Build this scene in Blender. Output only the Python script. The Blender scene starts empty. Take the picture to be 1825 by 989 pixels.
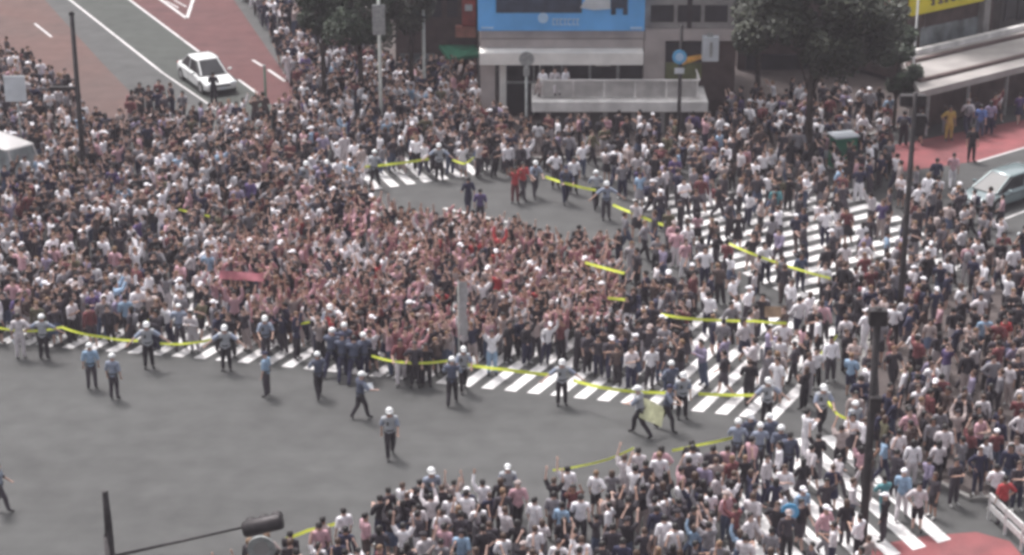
import bpy, bmesh, math, random
import numpy as np
from mathutils import Vector, Matrix
rnd = random.Random(11)
R = math.radians
C = bpy.context.scene.collection
S = bpy.context.scene

# ------------------------------------------------------------------ camera, sky, sun, exposure
FPX, PITCH, CAMH = 3700.0, 21.33, 30.7
cam_d = bpy.data.cameras.new('camera'); cam = bpy.data.objects.new('camera', cam_d); C.objects.link(cam)
cam.location = (0, 0, CAMH); cam.rotation_euler = (R(90-PITCH), 0, 0)
cam_d.sensor_width = 36; cam_d.lens = 36*FPX/1825.0; cam_d.clip_end = 1500; cam_d.clip_start = .5
S.camera = cam
SUN_EL, SUN_ROT = R(62), R(-35)
w = bpy.data.worlds.new('World'); S.world = w; w.use_nodes = True
nt = w.node_tree; nt.nodes.clear()
sky = nt.nodes.new('ShaderNodeTexSky'); sky.sky_type = 'NISHITA'; sky.sun_disc = False
sky.sun_elevation = SUN_EL; sky.sun_rotation = SUN_ROT; sky.dust_density = 6; sky.air_density = 1.0; sky.ozone_density = .6
hs = nt.nodes.new('ShaderNodeHueSaturation'); hs.inputs['Saturation'].default_value = .22
bg = nt.nodes.new('ShaderNodeBackground'); bg.inputs[1].default_value = .135
wo = nt.nodes.new('ShaderNodeOutputWorld')
nt.links.new(sky.outputs[0], hs.inputs['Color']); nt.links.new(hs.outputs[0], bg.inputs[0]); nt.links.new(bg.outputs[0], wo.inputs[0])
sd = bpy.data.lights.new('sun', 'SUN'); sd.energy = 1.8; sd.angle = R(11); sd.color = (1, .962, .95)
sun = bpy.data.objects.new('sun', sd); C.objects.link(sun)
sv = Vector((math.sin(SUN_ROT)*math.cos(SUN_EL), math.cos(SUN_ROT)*math.cos(SUN_EL), math.sin(SUN_EL)))
sun.rotation_euler = sv.to_track_quat('Z', 'Y').to_euler(); sun.location = (0, 60, 60)
S.view_settings.view_transform = 'Standard'; S.view_settings.look = 'None'
S.view_settings.exposure = .75; S.view_settings.gamma = 1
S.cycles.max_bounces = 5; S.cycles.diffuse_bounces = 3; S.cycles.glossy_bounces = 2; S.cycles.volume_bounces = 0
S.cycles.pixel_filter_type = 'BLACKMAN_HARRIS'; S.cycles.filter_width = 3.4
S.cycles.use_denoising = True

hz = bpy.data.meshes.new('haze'); bmh = bmesh.new(); bmesh.ops.create_cube(bmh, size=1.0); bmh.to_mesh(hz); bmh.free()
hzo = bpy.data.objects.new('haze', hz); C.objects.link(hzo); hzo.location = (0, 90, 16.5); hzo.scale = (300, 320, 35); hzo['kind'] = 'stuff'
hm_ = bpy.data.materials.new('haze'); hm_.use_nodes = True; n_ = hm_.node_tree; n_.nodes.clear(); pv = n_.nodes.new('ShaderNodeVolumePrincipled')
pv.inputs['Density'].default_value = .00050; pv.inputs['Color'].default_value = (.93, .86, .95, 1); ho_ = n_.nodes.new('ShaderNodeOutputMaterial')
n_.links.new(pv.outputs[0], ho_.inputs['Volume']); hz.materials.append(hm_)

# ------------------------------------------------------------------ where things stand
ct, st_ = math.cos(R(PITCH)), math.sin(R(PITCH))
def ray(px, py):
    a = (px-912.5)/FPX; b = (494.5-py)/FPX
    return Vector((a, ct+b*st_, -st_+b*ct))
def P(px, py, z=0.0):
    d = ray(px, py); t = (z-CAMH)/d.z
    return Vector((d.x*t, d.y*t, z))
def Q(px, py, Y):
    d = ray(px, py); t = Y/d.y
    return Vector((d.x*t, Y, CAMH+d.z*t))
def PX(v):
    x, y, z = v[0], v[1], v[2]-CAMH
    f = y*ct - z*st_; u = y*st_+z*ct
    return (912.5+FPX*x/f, 494.5-FPX*u/f)
def inpoly(x, y, poly):
    c = False; n = len(poly); j = n-1
    for i in range(n):
        xi, yi = poly[i]; xj, yj = poly[j]
        if (yi > y) != (yj > y) and x < (xj-xi)*(y-yi)/(yj-yi)+xi: c = not c
        j = i
    return c

# ------------------------------------------------------------------ materials
def mat(name, col, rough=.8, noise=0, nscale=6, col2=None, bump=0, metal=0, spec=.4, emit=None, coat=0, detail=4):
    m = bpy.data.materials.new(name); m.use_nodes = True; n = m.node_tree; b = n.nodes['Principled BSDF']
    b.inputs['Base Color'].default_value = (*col, 1); b.inputs['Roughness'].default_value = rough
    b.inputs['Metallic'].default_value = metal; b.inputs['Specular IOR Level'].default_value = spec
    if coat: b.inputs['Coat Weight'].default_value = coat
    if emit: b.inputs['Emission Color'].default_value = (*emit[0], 1); b.inputs['Emission Strength'].default_value = emit[1]
    if noise or bump or col2:
        tc = n.nodes.new('ShaderNodeTexCoord'); t = n.nodes.new('ShaderNodeTexNoise'); t.inputs['Scale'].default_value = nscale
        t.inputs['Detail'].default_value = detail
        n.links.new(tc.outputs['Object'], t.inputs['Vector'])
        if noise or col2:
            c2 = col2 if col2 else tuple(c*(1-noise) for c in col)
            c1 = col if col2 else tuple(min(1, c*(1+noise)) for c in col)
            r = n.nodes.new('ShaderNodeValToRGB'); r.color_ramp.elements[0].position = .35; r.color_ramp.elements[1].position = .68
            r.color_ramp.elements[0].color = (*c2, 1); r.color_ramp.elements[1].color = (*c1, 1)
            n.links.new(t.outputs['Fac'], r.inputs[0]); n.links.new(r.outputs[0], b.inputs['Base Color'])
        if bump:
            bp = n.nodes.new('ShaderNodeBump'); bp.inputs['Strength'].default_value = bump; bp.inputs['Distance'].default_value = .02
            n.links.new(t.outputs['Fac'], bp.inputs['Height']); n.links.new(bp.outputs[0], b.inputs['Normal'])
    return m

def ground_mat(name, base, stain, patch=None, tyre=False, sc=.12):
    m = bpy.data.materials.new(name); m.use_nodes = True; n = m.node_tree; b = n.nodes['Principled BSDF']
    L = n.links; tc = n.nodes.new('ShaderNodeTexCoord')
    def noise(s, d=6, vec=None, dist=0):
        t = n.nodes.new('ShaderNodeTexNoise'); t.inputs['Scale'].default_value = s; t.inputs['Detail'].default_value = d
        t.inputs['Distortion'].default_value = dist
        L.new(vec or tc.outputs['Object'], t.inputs['Vector']); return t.outputs['Fac']
    def ramp(f, p0, p1, c0, c1):
        r = n.nodes.new('ShaderNodeValToRGB'); e = r.color_ramp.elements
        e[0].position = p0; e[1].position = p1; e[0].color = (*c0, 1); e[1].color = (*c1, 1); L.new(f, r.inputs[0]); return r.outputs[0]
    def mix(f, a, c, mode='MIX'):
        x = n.nodes.new('ShaderNodeMix'); x.data_type = 'RGBA'; x.blend_type = mode
        if hasattr(f, 'links'): L.new(f, x.inputs[0])
        else: x.inputs[0].default_value = f
        L.new(a, x.inputs[6]); L.new(c, x.inputs[7]); return x.outputs[2]
    c = ramp(noise(sc, 5, dist=.6), .38, .62, stain, base)
    c = mix(.5, c, ramp(noise(1.1, 8), .3, .7, tuple(v*.72 for v in base), tuple(v*1.2 for v in base)))
    fine = ramp(noise(40, 3), .3, .7, (.72, .72, .72), (1.2, 1.2, 1.2))
    c = mix(.8, c, fine, 'MULTIPLY')
    if tyre:
        mp = n.nodes.new('ShaderNodeMapping'); mp.inputs['Scale'].default_value = (.09, .9, 1); mp.inputs['Rotation'].default_value = (0, 0, R(8))
        L.new(tc.outputs['Object'], mp.inputs['Vector'])
        c = mix(.45, c, ramp(noise(.8, 4, mp.outputs[0], .4), .35, .7, (.8, .8, .8), (1.1, 1.1, 1.1)), 'MULTIPLY')
    if patch:
        v = n.nodes.new('ShaderNodeTexBrick'); L.new(tc.outputs['Object'], v.inputs['Vector']); v.inputs['Scale'].default_value = patch
        v.inputs['Color1'].default_value = (1, 1, 1, 1); v.inputs['Color2'].default_value = (.84, .82, .82, 1); v.inputs['Mortar'].default_value = (.55, .53, .53, 1)
        v.inputs['Mortar Size'].default_value = .012
        c = mix(1.0, c, v.outputs[0], 'MULTIPLY')
    L.new(c, b.inputs['Base Color']); b.inputs['Roughness'].default_value = .88; b.inputs['Specular IOR Level'].default_value = .25
    bp = n.nodes.new('ShaderNodeBump'); bp.inputs['Strength'].default_value = .25; bp.inputs['Distance'].default_value = .01
    L.new(noise(60, 3), bp.inputs['Height']); L.new(bp.outputs[0], b.inputs['Normal'])
    return m

def paint_mat(name, col, under, wear=.45):
    m = bpy.data.materials.new(name); m.use_nodes = True; n = m.node_tree; b = n.nodes['Principled BSDF']; L = n.links
    tc = n.nodes.new('ShaderNodeTexCoord'); t = n.nodes.new('ShaderNodeTexNoise'); t.inputs['Scale'].default_value = 3.2; t.inputs['Detail'].default_value = 9
    t.inputs['Roughness'].default_value = .7
    L.new(tc.outputs['Object'], t.inputs['Vector'])
    t2 = n.nodes.new('ShaderNodeTexNoise'); t2.inputs['Scale'].default_value = .5; t2.inputs['Detail'].default_value = 3; L.new(tc.outputs['Object'], t2.inputs['Vector'])
    av = n.nodes.new('ShaderNodeMath'); av.operation = 'MULTIPLY_ADD'; av.inputs[1].default_value = .45; L.new(t2.outputs['Fac'], av.inputs[0])
    hv = n.nodes.new('ShaderNodeMath'); hv.operation = 'MULTIPLY'; hv.inputs[1].default_value = .55; L.new(t.outputs['Fac'], hv.inputs[0]); L.new(hv.outputs[0], av.inputs[2])
    r = n.nodes.new('ShaderNodeValToRGB'); e = r.color_ramp.elements
    e[0].position = wear-.12; e[1].position = wear+.06; e[0].color = (*under, 1); e[1].color = (*col, 1)
    L.new(av.outputs[0], r.inputs[0]); L.new(r.outputs[0], b.inputs['Base Color']); b.inputs['Roughness'].default_value = .6
    return m

ASPH = (.092, .092, .0915)
M = {}
M['asphalt'] = ground_mat('asphalt', ASPH, (.076, .075, .075), tyre=True)
M['asphalt_green'] = ground_mat('asphalt_grey_green', (.072, .077, .071), (.060, .064, .060), tyre=True)
M['lane_red'] = ground_mat('worn_red_lane', (.125, .055, .055), (.095, .050, .050), tyre=True)
M['lane_pink'] = ground_mat('faded_red_lane', (.125, .072, .064), (.09, .072, .068))
M['lane_bright'] = ground_mat('red_lane', (.27, .09, .095), (.15, .075, .078), sc=.5)
M['paving'] = ground_mat('paving', (.125, .104, .100), (.092, .077, .075), patch=1.6)
M['kerb'] = mat('kerb_stone', (.26, .25, .24), .85, .2, 5)
M['white_paint'] = paint_mat('white_road_paint', (.76, .74, .74), (.24, .235, .235), .455)
M['line_paint'] = paint_mat('line_road_paint', (.52, .50, .50), (.22, .21, .21), .44)
M['dark_metal'] = mat('dark_pole', (.035, .03, .032), .5, .3, 4, metal=.4)
M['grey_metal'] = mat('grey_galvanised', (.30, .31, .31), .45, .2, 6, metal=.3)
M['pale_metal'] = mat('pale_pole', (.48, .49, .46), .5, .15, 6)
M['white_metal'] = mat('white_enamel', (.62, .61, .61), .4, .12, 8)
M['yellow_tape'] = mat('yellow_tape', (.66, .72, .08), .35, .12, 20)
M['blue_sign'] = mat('blue_board', (.12, .40, .80), .4, .12, .7)
M['blue_round'] = mat('blue_round', (.10, .36, .62), .35)
M['pale_blue'] = mat('pale_blue', (.42, .60, .80), .4, .1, 2)
M['navy_panel'] = mat('navy_panel', (.03, .045, .075), .3, .4, 1.5)
M['beige'] = mat('beige_render_brightened', (.42, .37, .36), .8, .16, .9, bump=.1)  # lightened beyond its own tone, standing in for light on the shaded facade
M['beige_lit'] = mat('cream_awning', (.78, .75, .72), .7, .1, 1.2)
M['concrete'] = mat('concrete', (.27, .255, .25), .85, .22, 1.2, bump=.15)
M['pale_concrete'] = mat('pale_concrete', (.70, .67, .655), .8, .18, 1.5, bump=.1)
M['grey_wall'] = mat('grey_wall', (.105, .098, .095), .8, .2, .8)
M['dark_wall'] = mat('dark_brick', (.075, .052, .048), .85, .3, 1.5, bump=.1)
M['glass_dark'] = mat('dark_glass', (.022, .022, .026), .3, .5, .8, spec=.3)
M['glass_grey'] = mat('shop_glass', (.22, .24, .25), .15, .5, .9, spec=.6)
M['mesh_panel'] = mat('railing_mesh', (.44, .42, .41), .6, .18, 2)
M['green_awning'] = mat('green_canvas', (.03, .17, .10), .7, .25, 2)
M['red_sign'] = mat('red_board', (.34, .06, .05), .5, .4, 1.6)
M['salmon'] = mat('salmon_panel', (.42, .17, .13), .6, .2, 2)
M['yellow_sign'] = mat('yellow_board', (.66, .54, .03), .4, .1, 1)
M['olive'] = mat('olive_panel', (.10, .11, .04), .5, .3, 2)
M['orange'] = mat('orange_stripe', (.72, .36, .07), .5, .3, 5)
M['white_board'] = mat('white_board', (.55, .58, .62), .45, .08, 2)
M['brown_roof'] = mat('roof_edge', (.12, .085, .08), .8, .2, 2)
M['roof'] = mat('flat_roof', (.34, .315, .305), .85, .16, .7, bump=.1)
M['car_white'] = mat('car_white', (.66, .66, .66), .25, coat=.6)
M['car_silver'] = mat('car_silver', (.20, .25, .26), .25, metal=.2, coat=.6)
M['car_blue'] = mat('car_light_blue', (.30, .43, .50), .25, coat=.6)
M['van'] = mat('van_cream', (.40, .38, .38), .35, coat=.3)
M['rubber'] = mat('rubber', (.02, .02, .02), .8)
M['rim'] = mat('rim', (.35, .35, .36), .3, metal=.8)
M['lamp'] = mat('head_lamp', (.7, .72, .75), .1, spec=.8)
M['tail'] = mat('tail_lamp', (.4, .02, .02), .2)
M['trim'] = mat('black_trim', (.03, .03, .03), .5)
M['bark'] = mat('bark', (.045, .034, .030), .9, .4, 5, bump=.5)
M['planter_green'] = mat('planting', (.05, .07, .035), .7, .4, 6)
M['signal_glass'] = mat('signal_lens', (.05, .05, .05), .2)
def leaf_mat(name, a, b_):
    m = bpy.data.materials.new(name); m.use_nodes = True; n = m.node_tree; b = n.nodes['Principled BSDF']; L = n.links
    g = n.nodes.new('ShaderNodeNewGeometry'); r = n.nodes.new('ShaderNodeValToRGB'); e = r.color_ramp.elements
    e[0].color = (*a, 1); e[1].color = (*b_, 1)
    L.new(g.outputs['Random Per Island'], r.inputs[0]); L.new(r.outputs[0], b.inputs['Base Color']); b.inputs['Roughness'].default_value = .6
    return m
M['leaf'] = leaf_mat('leaf', (.009, .018, .010), (.040, .062, .028))
M['leaf_dull'] = leaf_mat('leaf_dull', (.010, .015, .009), (.044, .050, .026))

# ------------------------------------------------------------------ mesh helpers
class MB:
    def __init__(s): s.v = []; s.f = []
    def add(s, vs, fs):
        k = len(s.v); s.v += [tuple(v) for v in vs]; s.f += [tuple(i+k for i in f) for f in fs]; return s
    def box(s, c, size, rz=0, frame=None, bevel=0):
        hx, hy, hz = size[0]/2, size[1]/2, size[2]/2; cs, sn = math.cos(rz), math.sin(rz); vs = []
        if bevel:
            b = min(bevel, hx*.9, hy*.9, hz*.9); rings = [(-hz, hx-b, hy-b), (-hz+b, hx, hy), (hz-b, hx, hy), (hz, hx-b, hy-b)]
            pts = []
            for z, ax, ay in rings:
                for qx, qy in ((-1, -1), (1, -1), (1, 1), (-1, 1)):
                    for kx, ky in (((0, 1), (1, 0)) if qx*qy > 0 else ((1, 0), (0, 1))):
                        pts.append((qx*(ax-b*kx*.6 if kx else ax), qy*(ay-b*ky*.6 if ky else ay), z))
            n = 8; fs = [tuple(range(n))[::-1], tuple(range(3*n, 4*n))]
            for r_ in range(3):
                for i in range(n): fs.append((r_*n+i, r_*n+(i+1) % n, (r_+1)*n+(i+1) % n, (r_+1)*n+i))
        else:
            pts = [(x, y, z) for z in (-hz, hz) for x, y in ((-hx, -hy), (hx, -hy), (hx, hy), (-hx, hy))]
            fs = [(3, 2, 1, 0), (4, 5, 6, 7), (0, 1, 5, 4), (1, 2, 6, 5), (2, 3, 7, 6), (3, 0, 4, 7)]
        for x, y, z in pts:
            if frame: p = Vector(c)+frame[0]*x+frame[1]*y+Vector((0, 0, z))
            else: p = (c[0]+x*cs-y*sn, c[1]+x*sn+y*cs, c[2]+z)
            vs.append(p)
        return s.add(vs, fs)
    def tube(s, pts, rad, n=10, cap=True):
        pts = [Vector(p) for p in pts]; rad = rad if isinstance(rad, (list, tuple)) else [rad]*len(pts)
        vs = []; fs = []
        up = None
        for i, p in enumerate(pts):
            t = (pts[min(i+1, len(pts)-1)]-pts[max(i-1, 0)]).normalized()
            a = t.orthogonal().normalized() if up is None else (up-t*up.dot(t)).normalized()
            up = a; b = t.cross(a)
            for k in range(n):
                an = 2*math.pi*k/n; vs.append(p+(a*math.cos(an)+b*math.sin(an))*rad[i])
        for i in range(len(pts)-1):
            for k in range(n): fs.append((i*n+k, i*n+(k+1) % n, (i+1)*n+(k+1) % n, (i+1)*n+k))
        if cap: fs += [tuple(range(n))[::-1], tuple(range((len(pts)-1)*n, len(pts)*n))]
        return s.add(vs, fs)
    def prism(s, poly, z0, z1):
        n = len(poly); vs = [(p[0], p[1], z0) for p in poly]+[(p[0], p[1], z1) for p in poly]
        a = sum(poly[i][0]*poly[(i+1) % n][1]-poly[(i+1) % n][0]*poly[i][1] for i in range(n))
        o = tuple(range(n)); fs = [o[::-1], tuple(i+n for i in o)] + [(i, (i+1) % n, (i+1) % n+n, i+n) for i in range(n)]
        if a < 0: fs = [f[::-1] for f in fs]
        return s.add(vs, fs)
    def quad(s, *p): return s.add(p, [tuple(range(len(p)))])
    def build(s, name, material, parent=None, smooth=False):
        me = bpy.data.meshes.new(name); me.from_pydata(s.v, [], s.f); me.update()
        for m in (material if isinstance(material, list) else [material]): me.materials.append(m)
        if smooth:
            me.polygons.foreach_set('use_smooth', [True]*len(me.polygons))
        o = bpy.data.objects.new(name, me); C.objects.link(o)
        if parent:
            o.parent = parent
            o.matrix_parent_inverse = Matrix.Identity(4)
        return o
def tag(o, label=None, cat=None, group=None, kind=None):
    if label: o['label'] = label
    if cat: o['category'] = cat
    if group: o['group'] = group
    if kind: o['kind'] = kind
    return o
def empty(name, loc, label, cat, group=None, rz=0):
    o = bpy.data.objects.new(name, None); C.objects.link(o); o.location = loc; o.rotation_euler = (0, 0, rz); o.empty_display_size = .3
    return tag(o, label, cat, group)
def under(parent, mb, name, material, smooth=False):
    """mesh given in world coordinates, hung under an unrotated Empty"""
    l = parent.location; mb.v = [(v[0]-l[0], v[1]-l[1], v[2]-l[2]) for v in mb.v]
    return mb.build(name, material, parent, smooth)

# ------------------------------------------------------------------ the setting: ground, lanes, markings
def sheet(name, pxs, z, material):
    mb = MB(); mb.quad(*[P(x, y, 0)+Vector((0, 0, z)) for x, y in pxs]); o = mb.build(name, material)
    if o.data.polygons[0].normal.z < 0: o.data.flip_normals()
    return tag(o, kind='structure')
g = MB(); g.quad((-140, -60, 0), (140, -60, 0), (140, 240, 0), (-140, 240, 0)); tag(g.build('road', M['asphalt']), kind='structure')
sheet('road_lane_middle', [(120, -2), (226, -2), (352, 90), (432, 150), (520, 215), (455, 235), (290, 132)], .004, M['asphalt_green'])
sheet('bus_lane_red', [(228, -2), (415, -2), (520, 150), (580, 230), (520, 213), (434, 150), (354, 90)], .004, M['lane_red'])
sheet('lane_pink_left', [(-70, -2), (78, -2), (180, 110), (300, 235), (150, 235), (-70, 90)], .004, M['lane_pink'])
sheet('bus_lane_right', [(1575, 262), (1830, 212), (1990, 180), (1990, 222), (1825, 262), (1742, 287), (1592, 308)], .004, M['lane_bright'])
sheet('bus_lane_corner', [(1500, 1000), (1560, 972), (1650, 955), (1740, 948), (1800, 965), (1830, 1000), (1850, 1060), (1420, 1060)], .004, M['lane_bright'])

def line(mb, pxs, width, z=.008):
    g = [P(x, y) for x, y in pxs]
    for a, b in zip(g, g[1:]):
        d = (b-a).normalized(); n = Vector((-d.y, d.x, 0))*width/2; up = Vector((0, 0, z))
        mb.quad(a-n+up, b-n+up, b+n+up, a+n+up)
mb = MB()
line(mb, [(120, -4), (290, 130)], .16); line(mb, [(290, 130), (440, 232)], .12)
line(mb, [(226, -4), (354, 92)], .16); line(mb, [(425, 142), (458, 166)], .16)
line(mb, [(450, 107), (468, 118)], .16); line(mb, [(478, 124), (508, 145)], .18)
line(mb, [(282, -4), (333, 33)], .2); line(mb, [(333, 33), (345, -4)], .2)
line(mb, [(62, 42), (92, 66)], .14)
line(mb, [(1742, 288), (1830, 262), (1920, 235)], .16)
line(mb, [(1770, 398), (1830, 375)], .14)
line(mb, [(790, 371), (905, 396)], .2)
for a in ((296, 2), (310, 0)): line(mb, [a, (a[0]+22, a[1]+12)], .12)
tag(mb.build('road_markings', M['line_paint']), kind='structure')

def stripes(mb, poly_px, dir_px, pitch, width, z=.010, phase=0.0):
    g = [P(x, y) for x, y in poly_px]; a, b = P(*dir_px[0]), P(*dir_px[1]); d = (b-a).normalized(); n = Vector((-d.y, d.x, 0))
    o = a; uv = [((p-o).dot(d), (p-o).dot(n)) for p in g]
    v0 = min(q[1] for q in uv); v1 = max(q[1] for q in uv); k = math.floor(v0/pitch)
    while k*pitch < v1:
        vc = (k+phase)*pitch; k += 1
        def rng(v):
            xs = []
            for i in range(len(uv)):
                (u0, w0), (u1, w1) = uv[i], uv[(i+1) % len(uv)]
                if (w0 > v) != (w1 > v): xs.append(u0+(u1-u0)*(v-w0)/(w1-w0))
            return (min(xs), max(xs)) if len(xs) > 1 else None
        lo, hi = rng(vc-width/2), rng(vc+width/2)
        if not lo or not hi: continue
        pts = [o+d*lo[0]+n*(vc-width/2), o+d*lo[1]+n*(vc-width/2), o+d*hi[1]+n*(vc+width/2), o+d*hi[0]+n*(vc+width/2)]
        mb.quad(*[q+Vector((0, 0, z)) for q in pts])
def up_normals(o):
    for p in o.data.polygons:
        if p.normal.z < 0: p.flip()
    return o
mb = MB(); stripes(mb, [(-60, 608), (60, 616), (330, 637), (520, 655), (860, 692), (1100, 717), (1310, 741), (1402, 752), (1500, 585), (1380, 556), (1150, 545), (600, 520), (-60, 480)],
                   ((870, 691), (918, 655)), .82, .42)
tag(up_normals(mb.build('crosswalk_front', M['white_paint'])), kind='structure')
mb = MB(); stripes(mb, [(1120, 352), (1520, 330), (1740, 480), (1500, 540), (1440, 545), (1290, 470)], ((1345, 448), (1445, 425)), .98, .50)
tag(up_normals(mb.build('crosswalk_diagonal', M['white_paint'])), kind='structure')
mb = MB(); stripes(mb, [(1300, 850), (1420, 780), (1500, 775), (1650, 900), (1700, 960), (1560, 1000), (1500, 1100), (1290, 1100)], ((1344, 859), (1384, 899)), .95, .50)
tag(up_normals(mb.build('crosswalk_near', M['white_paint'])), kind='structure')
mb = MB(); stripes(mb, [(520, 355), (640, 342), (840, 313), (880, 300), (860, 262), (640, 285), (520, 300)], ((790, 318), (765, 296)), .82, .44)
tag(up_normals(mb.build('crosswalk_back', M['white_paint'])), kind='structure')

PAVES = [[(455, -260), (470, -40), (500, 60), (530, 150), (590, 215), (700, 262), (900, 285), (1300, 285), (1480, 262), (1590, 232), (1830, 178), (2100, 100), (2100, -260)],
         [(1560, 555), (1640, 530), (1830, 505), (2100, 470), (2100, 860), (1840, 890), (1730, 892), (1640, 850), (1560, 770), (1530, 680)]]
KH = .13
for nm, poly in zip(('pavement_plaza', 'pavement_corner'), PAVES):
    gp = [P(*q) for q in poly]; mb = MB(); mb.prism(gp, 0.0, KH); tag(mb.build(nm, M['paving']), kind='structure')
    mb = MB()
    for a, b in zip(gp, gp[1:]+gp[:1]):
        d = (b-a).normalized(); c = (a+b)/2; L_ = (b-a).length; n = Vector((-d.y, d.x, 0))
        mb.box((c.x, c.y, (KH+.012)/2+.002), (L_+.1, .2, KH+.012), frame=(d, n))
    tag(mb.build('kerb', M['kerb']), kind='structure')
def gz(px, py): return KH if any(inpoly(px, py, p) for p in PAVES) else 0.0
def G(px, py): return P(px, py, gz(px, py))

# ------------------------------------------------------------------ buildings
def fac(mb, x0, y0, x1, y1, Y, proud, depth=None):
    """box on a facade facing the street: image-measured rectangle at plane Y, standing proud of it"""
    a, b = Q(x0, y0, Y), Q(x1, y1, Y); d = depth or proud+.3
    mb.box(((a.x+b.x)/2, Y-proud+d/2, (a.z+b.z)/2), (abs(b.x-a.x), d, abs(a.z-b.z))); return mb
YB = P(1000, 214).y
def zx(px, py, Y=None): return Q(px, py, Y or YB)
bl = empty('shop_building', (zx(1000, 0).x, YB+4, KH), 'beige low building with big blue billboard and dark shop opening behind the plaza', 'building')
def col(mb, x0, x1, ytop, Y, proud, depth):
    a, b = Q(x0, ytop, Y), Q(x1, ytop, Y); z0 = KH-.01; mb.box(((a.x+b.x)/2, Y-proud+depth/2, (a.z+z0)/2), (b.x-a.x, depth, a.z-z0)); return mb
TOPY = -150
a, b = Q(855, TOPY, YB), Q(1312, TOPY, YB)
mb = MB(); mb.box(((a.x+b.x)/2, YB+6.1, (a.z+2)/2), (b.x-a.x-.1, 8, a.z-2)); under(bl, mb, 'wall', M['grey_wall'])
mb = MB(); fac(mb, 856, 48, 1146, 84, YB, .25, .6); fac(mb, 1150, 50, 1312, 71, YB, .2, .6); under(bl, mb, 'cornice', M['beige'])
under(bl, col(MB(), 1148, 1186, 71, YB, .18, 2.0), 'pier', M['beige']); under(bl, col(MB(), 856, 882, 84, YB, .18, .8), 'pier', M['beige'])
mb = MB(); col(mb, 890, 902, 105, YB, .1, .35); under(bl, mb, 'pier', M['beige_lit'])
mb = MB(); fac(mb, 855, 83, 1144, 104, YB, 1.25, 1.2); under(bl, mb, 'awning', M['beige_lit'])
mb = MB(); fac(mb, 1150, -150, 1312, 49, YB, .1, .6); under(bl, mb, 'upper_wall', M['concrete'])
for k in range(3):
    o = fac(MB(), 1160+k*48, 8, 1200+k*48, 38, YB, .14, .3); under(bl, o, 'window', M['glass_dark'])
mb = MB(); fac(mb, 903, 106, 1147, 240, YB, -.6, .3); under(bl, mb, 'shop_front', M['glass_dark'])
mb = MB()
for x in (950, 1000, 1050, 1100): fac(mb, x, 106, x+3, 236, YB, -.52, .1)
fac(mb, 904, 150, 1146, 154, YB, -.5, .1); under(bl, mb, 'shop_front_frame', M['grey_metal'])
for k, x in enumerate((908, 962, 1012, 1062, 1110)):
    mb = MB(); fac(mb, x, 108, x+26, 118+(k % 2)*4, YB, -.45, .05); under(bl, mb, 'shop_sign_panel', (M['beige_lit'], M['glass_grey'], M['white_board'])[k % 3])
mb = MB(); fac(mb, 856, 66, 1146, 67.2, YB, .27, .05); under(bl, mb, 'cornice_groove', M['grey_wall'])
mb = MB(); fac(mb, 1230, -150, 1232, 49, YB, .16, .08); under(bl, mb, 'drain_pipe', M['dark_metal'])
mb = MB(); col(mb, 1187, 1312, 71, YB, .02, .5); under(bl, mb, 'ground_floor_wall', M['dark_wall'])
bb = empty('billboard', (zx(1000, 0).x, YB-.4, zx(1000, 50).z), 'big blue billboard with pale round logo and lettering over the cream awning', 'billboard')
mb = MB(); fac(mb, 851, -110, 1147, 48, YB, .75, .45); under(bb, mb, 'board', M['blue_sign'])
mb = MB(); fac(mb, 884, -80, 1036, 16, YB, .775, .05); under(bb, mb, 'picture', M['navy_panel'])
def disc(px, py, r, Y, th=.04, n=28):
    c = Q(px, py, Y); vs = [(c.x+r*math.cos(2*math.pi*k/n), Y+s*th/2, c.z+r*math.sin(2*math.pi*k/n)) for s in (-1, 1) for k in range(n)]
    m_ = MB(); m_.add(vs, [tuple(range(n))]+[tuple(range(n, 2*n))[::-1]]+[(k+n, (k+1) % n+n, (k+1) % n, k) for k in range(n)]); return m_
mb = disc(968, 32, .26, YB-.77)
rr = random.Random(4)
x = 984
for wd in (7, 6, 8, 6, 9, 7, 6):
    fac(mb, x, 26, x+wd-1.5, 28.5, YB, .79, .05); fac(mb, x, 36, x+wd-2, 38, YB, .79, .05); fac(mb, x, 26, x+2, 38, YB, .80, .05); x += wd
fac(mb, 858, 41, 880, 44, YB, .79, .05); fac(mb, 1122, 41, 1143, 45, YB, .79, .05)
under(bb, mb, 'lettering', M['pale_blue'])
mb = MB(); vs = [Q(x_, y_, YB-.8) for x_, y_ in ((1034, 14), (1046, -6), (1060, -26), (1088, -26), (1088, 16), (1058, 18))]
mb.add([tuple(v) for v in vs]+[(v.x, v.y+.03, v.z) for v in vs], [tuple(range(6))]+[(k, k+6, (k+1) % 6+6, (k+1) % 6) for k in range(6)]); under(bb, mb, 'white_shape', M['white_board'])
mb = MB(); fac(mb, 1088, -30, 1117, 8, YB, .80, .05); fac(mb, 1088, 8, 1096, 19, YB, .80, .05); fac(mb, 1109, 8, 1117, 19, YB, .80, .05); under(bb, mb, 'dark_mark', M['navy_panel'])
ps = empty('poster_panel', (zx(1217, 138).x, YB-.3, zx(1217, 138).z), 'dark poster panel with orange slanting stripe and olive lower half', 'poster')
mb = MB(); fac(mb, 1186, 72, 1249, 108, YB, .3, .3); under(ps, mb, 'panel', M['glass_dark'])
mb = MB(); fac(mb, 1186, 108.5, 1249, 138, YB, .3, .3); under(ps, mb, 'lower_panel', M['olive'])
mb = MB(); vs = [Q(x_, y_, YB-.34) for x_, y_ in ((1212, 117), (1250, 105), (1250, 97), (1212, 104))]
mb.add([tuple(v) for v in vs]+[(v.x, v.y+.05, v.z) for v in vs], [(0, 1, 2, 3), (7, 6, 5, 4), (0, 4, 5, 1), (1, 5, 6, 2), (2, 6, 7, 3), (3, 7, 4, 0)]); under(ps, mb, 'stripe', M['orange'])
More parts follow.
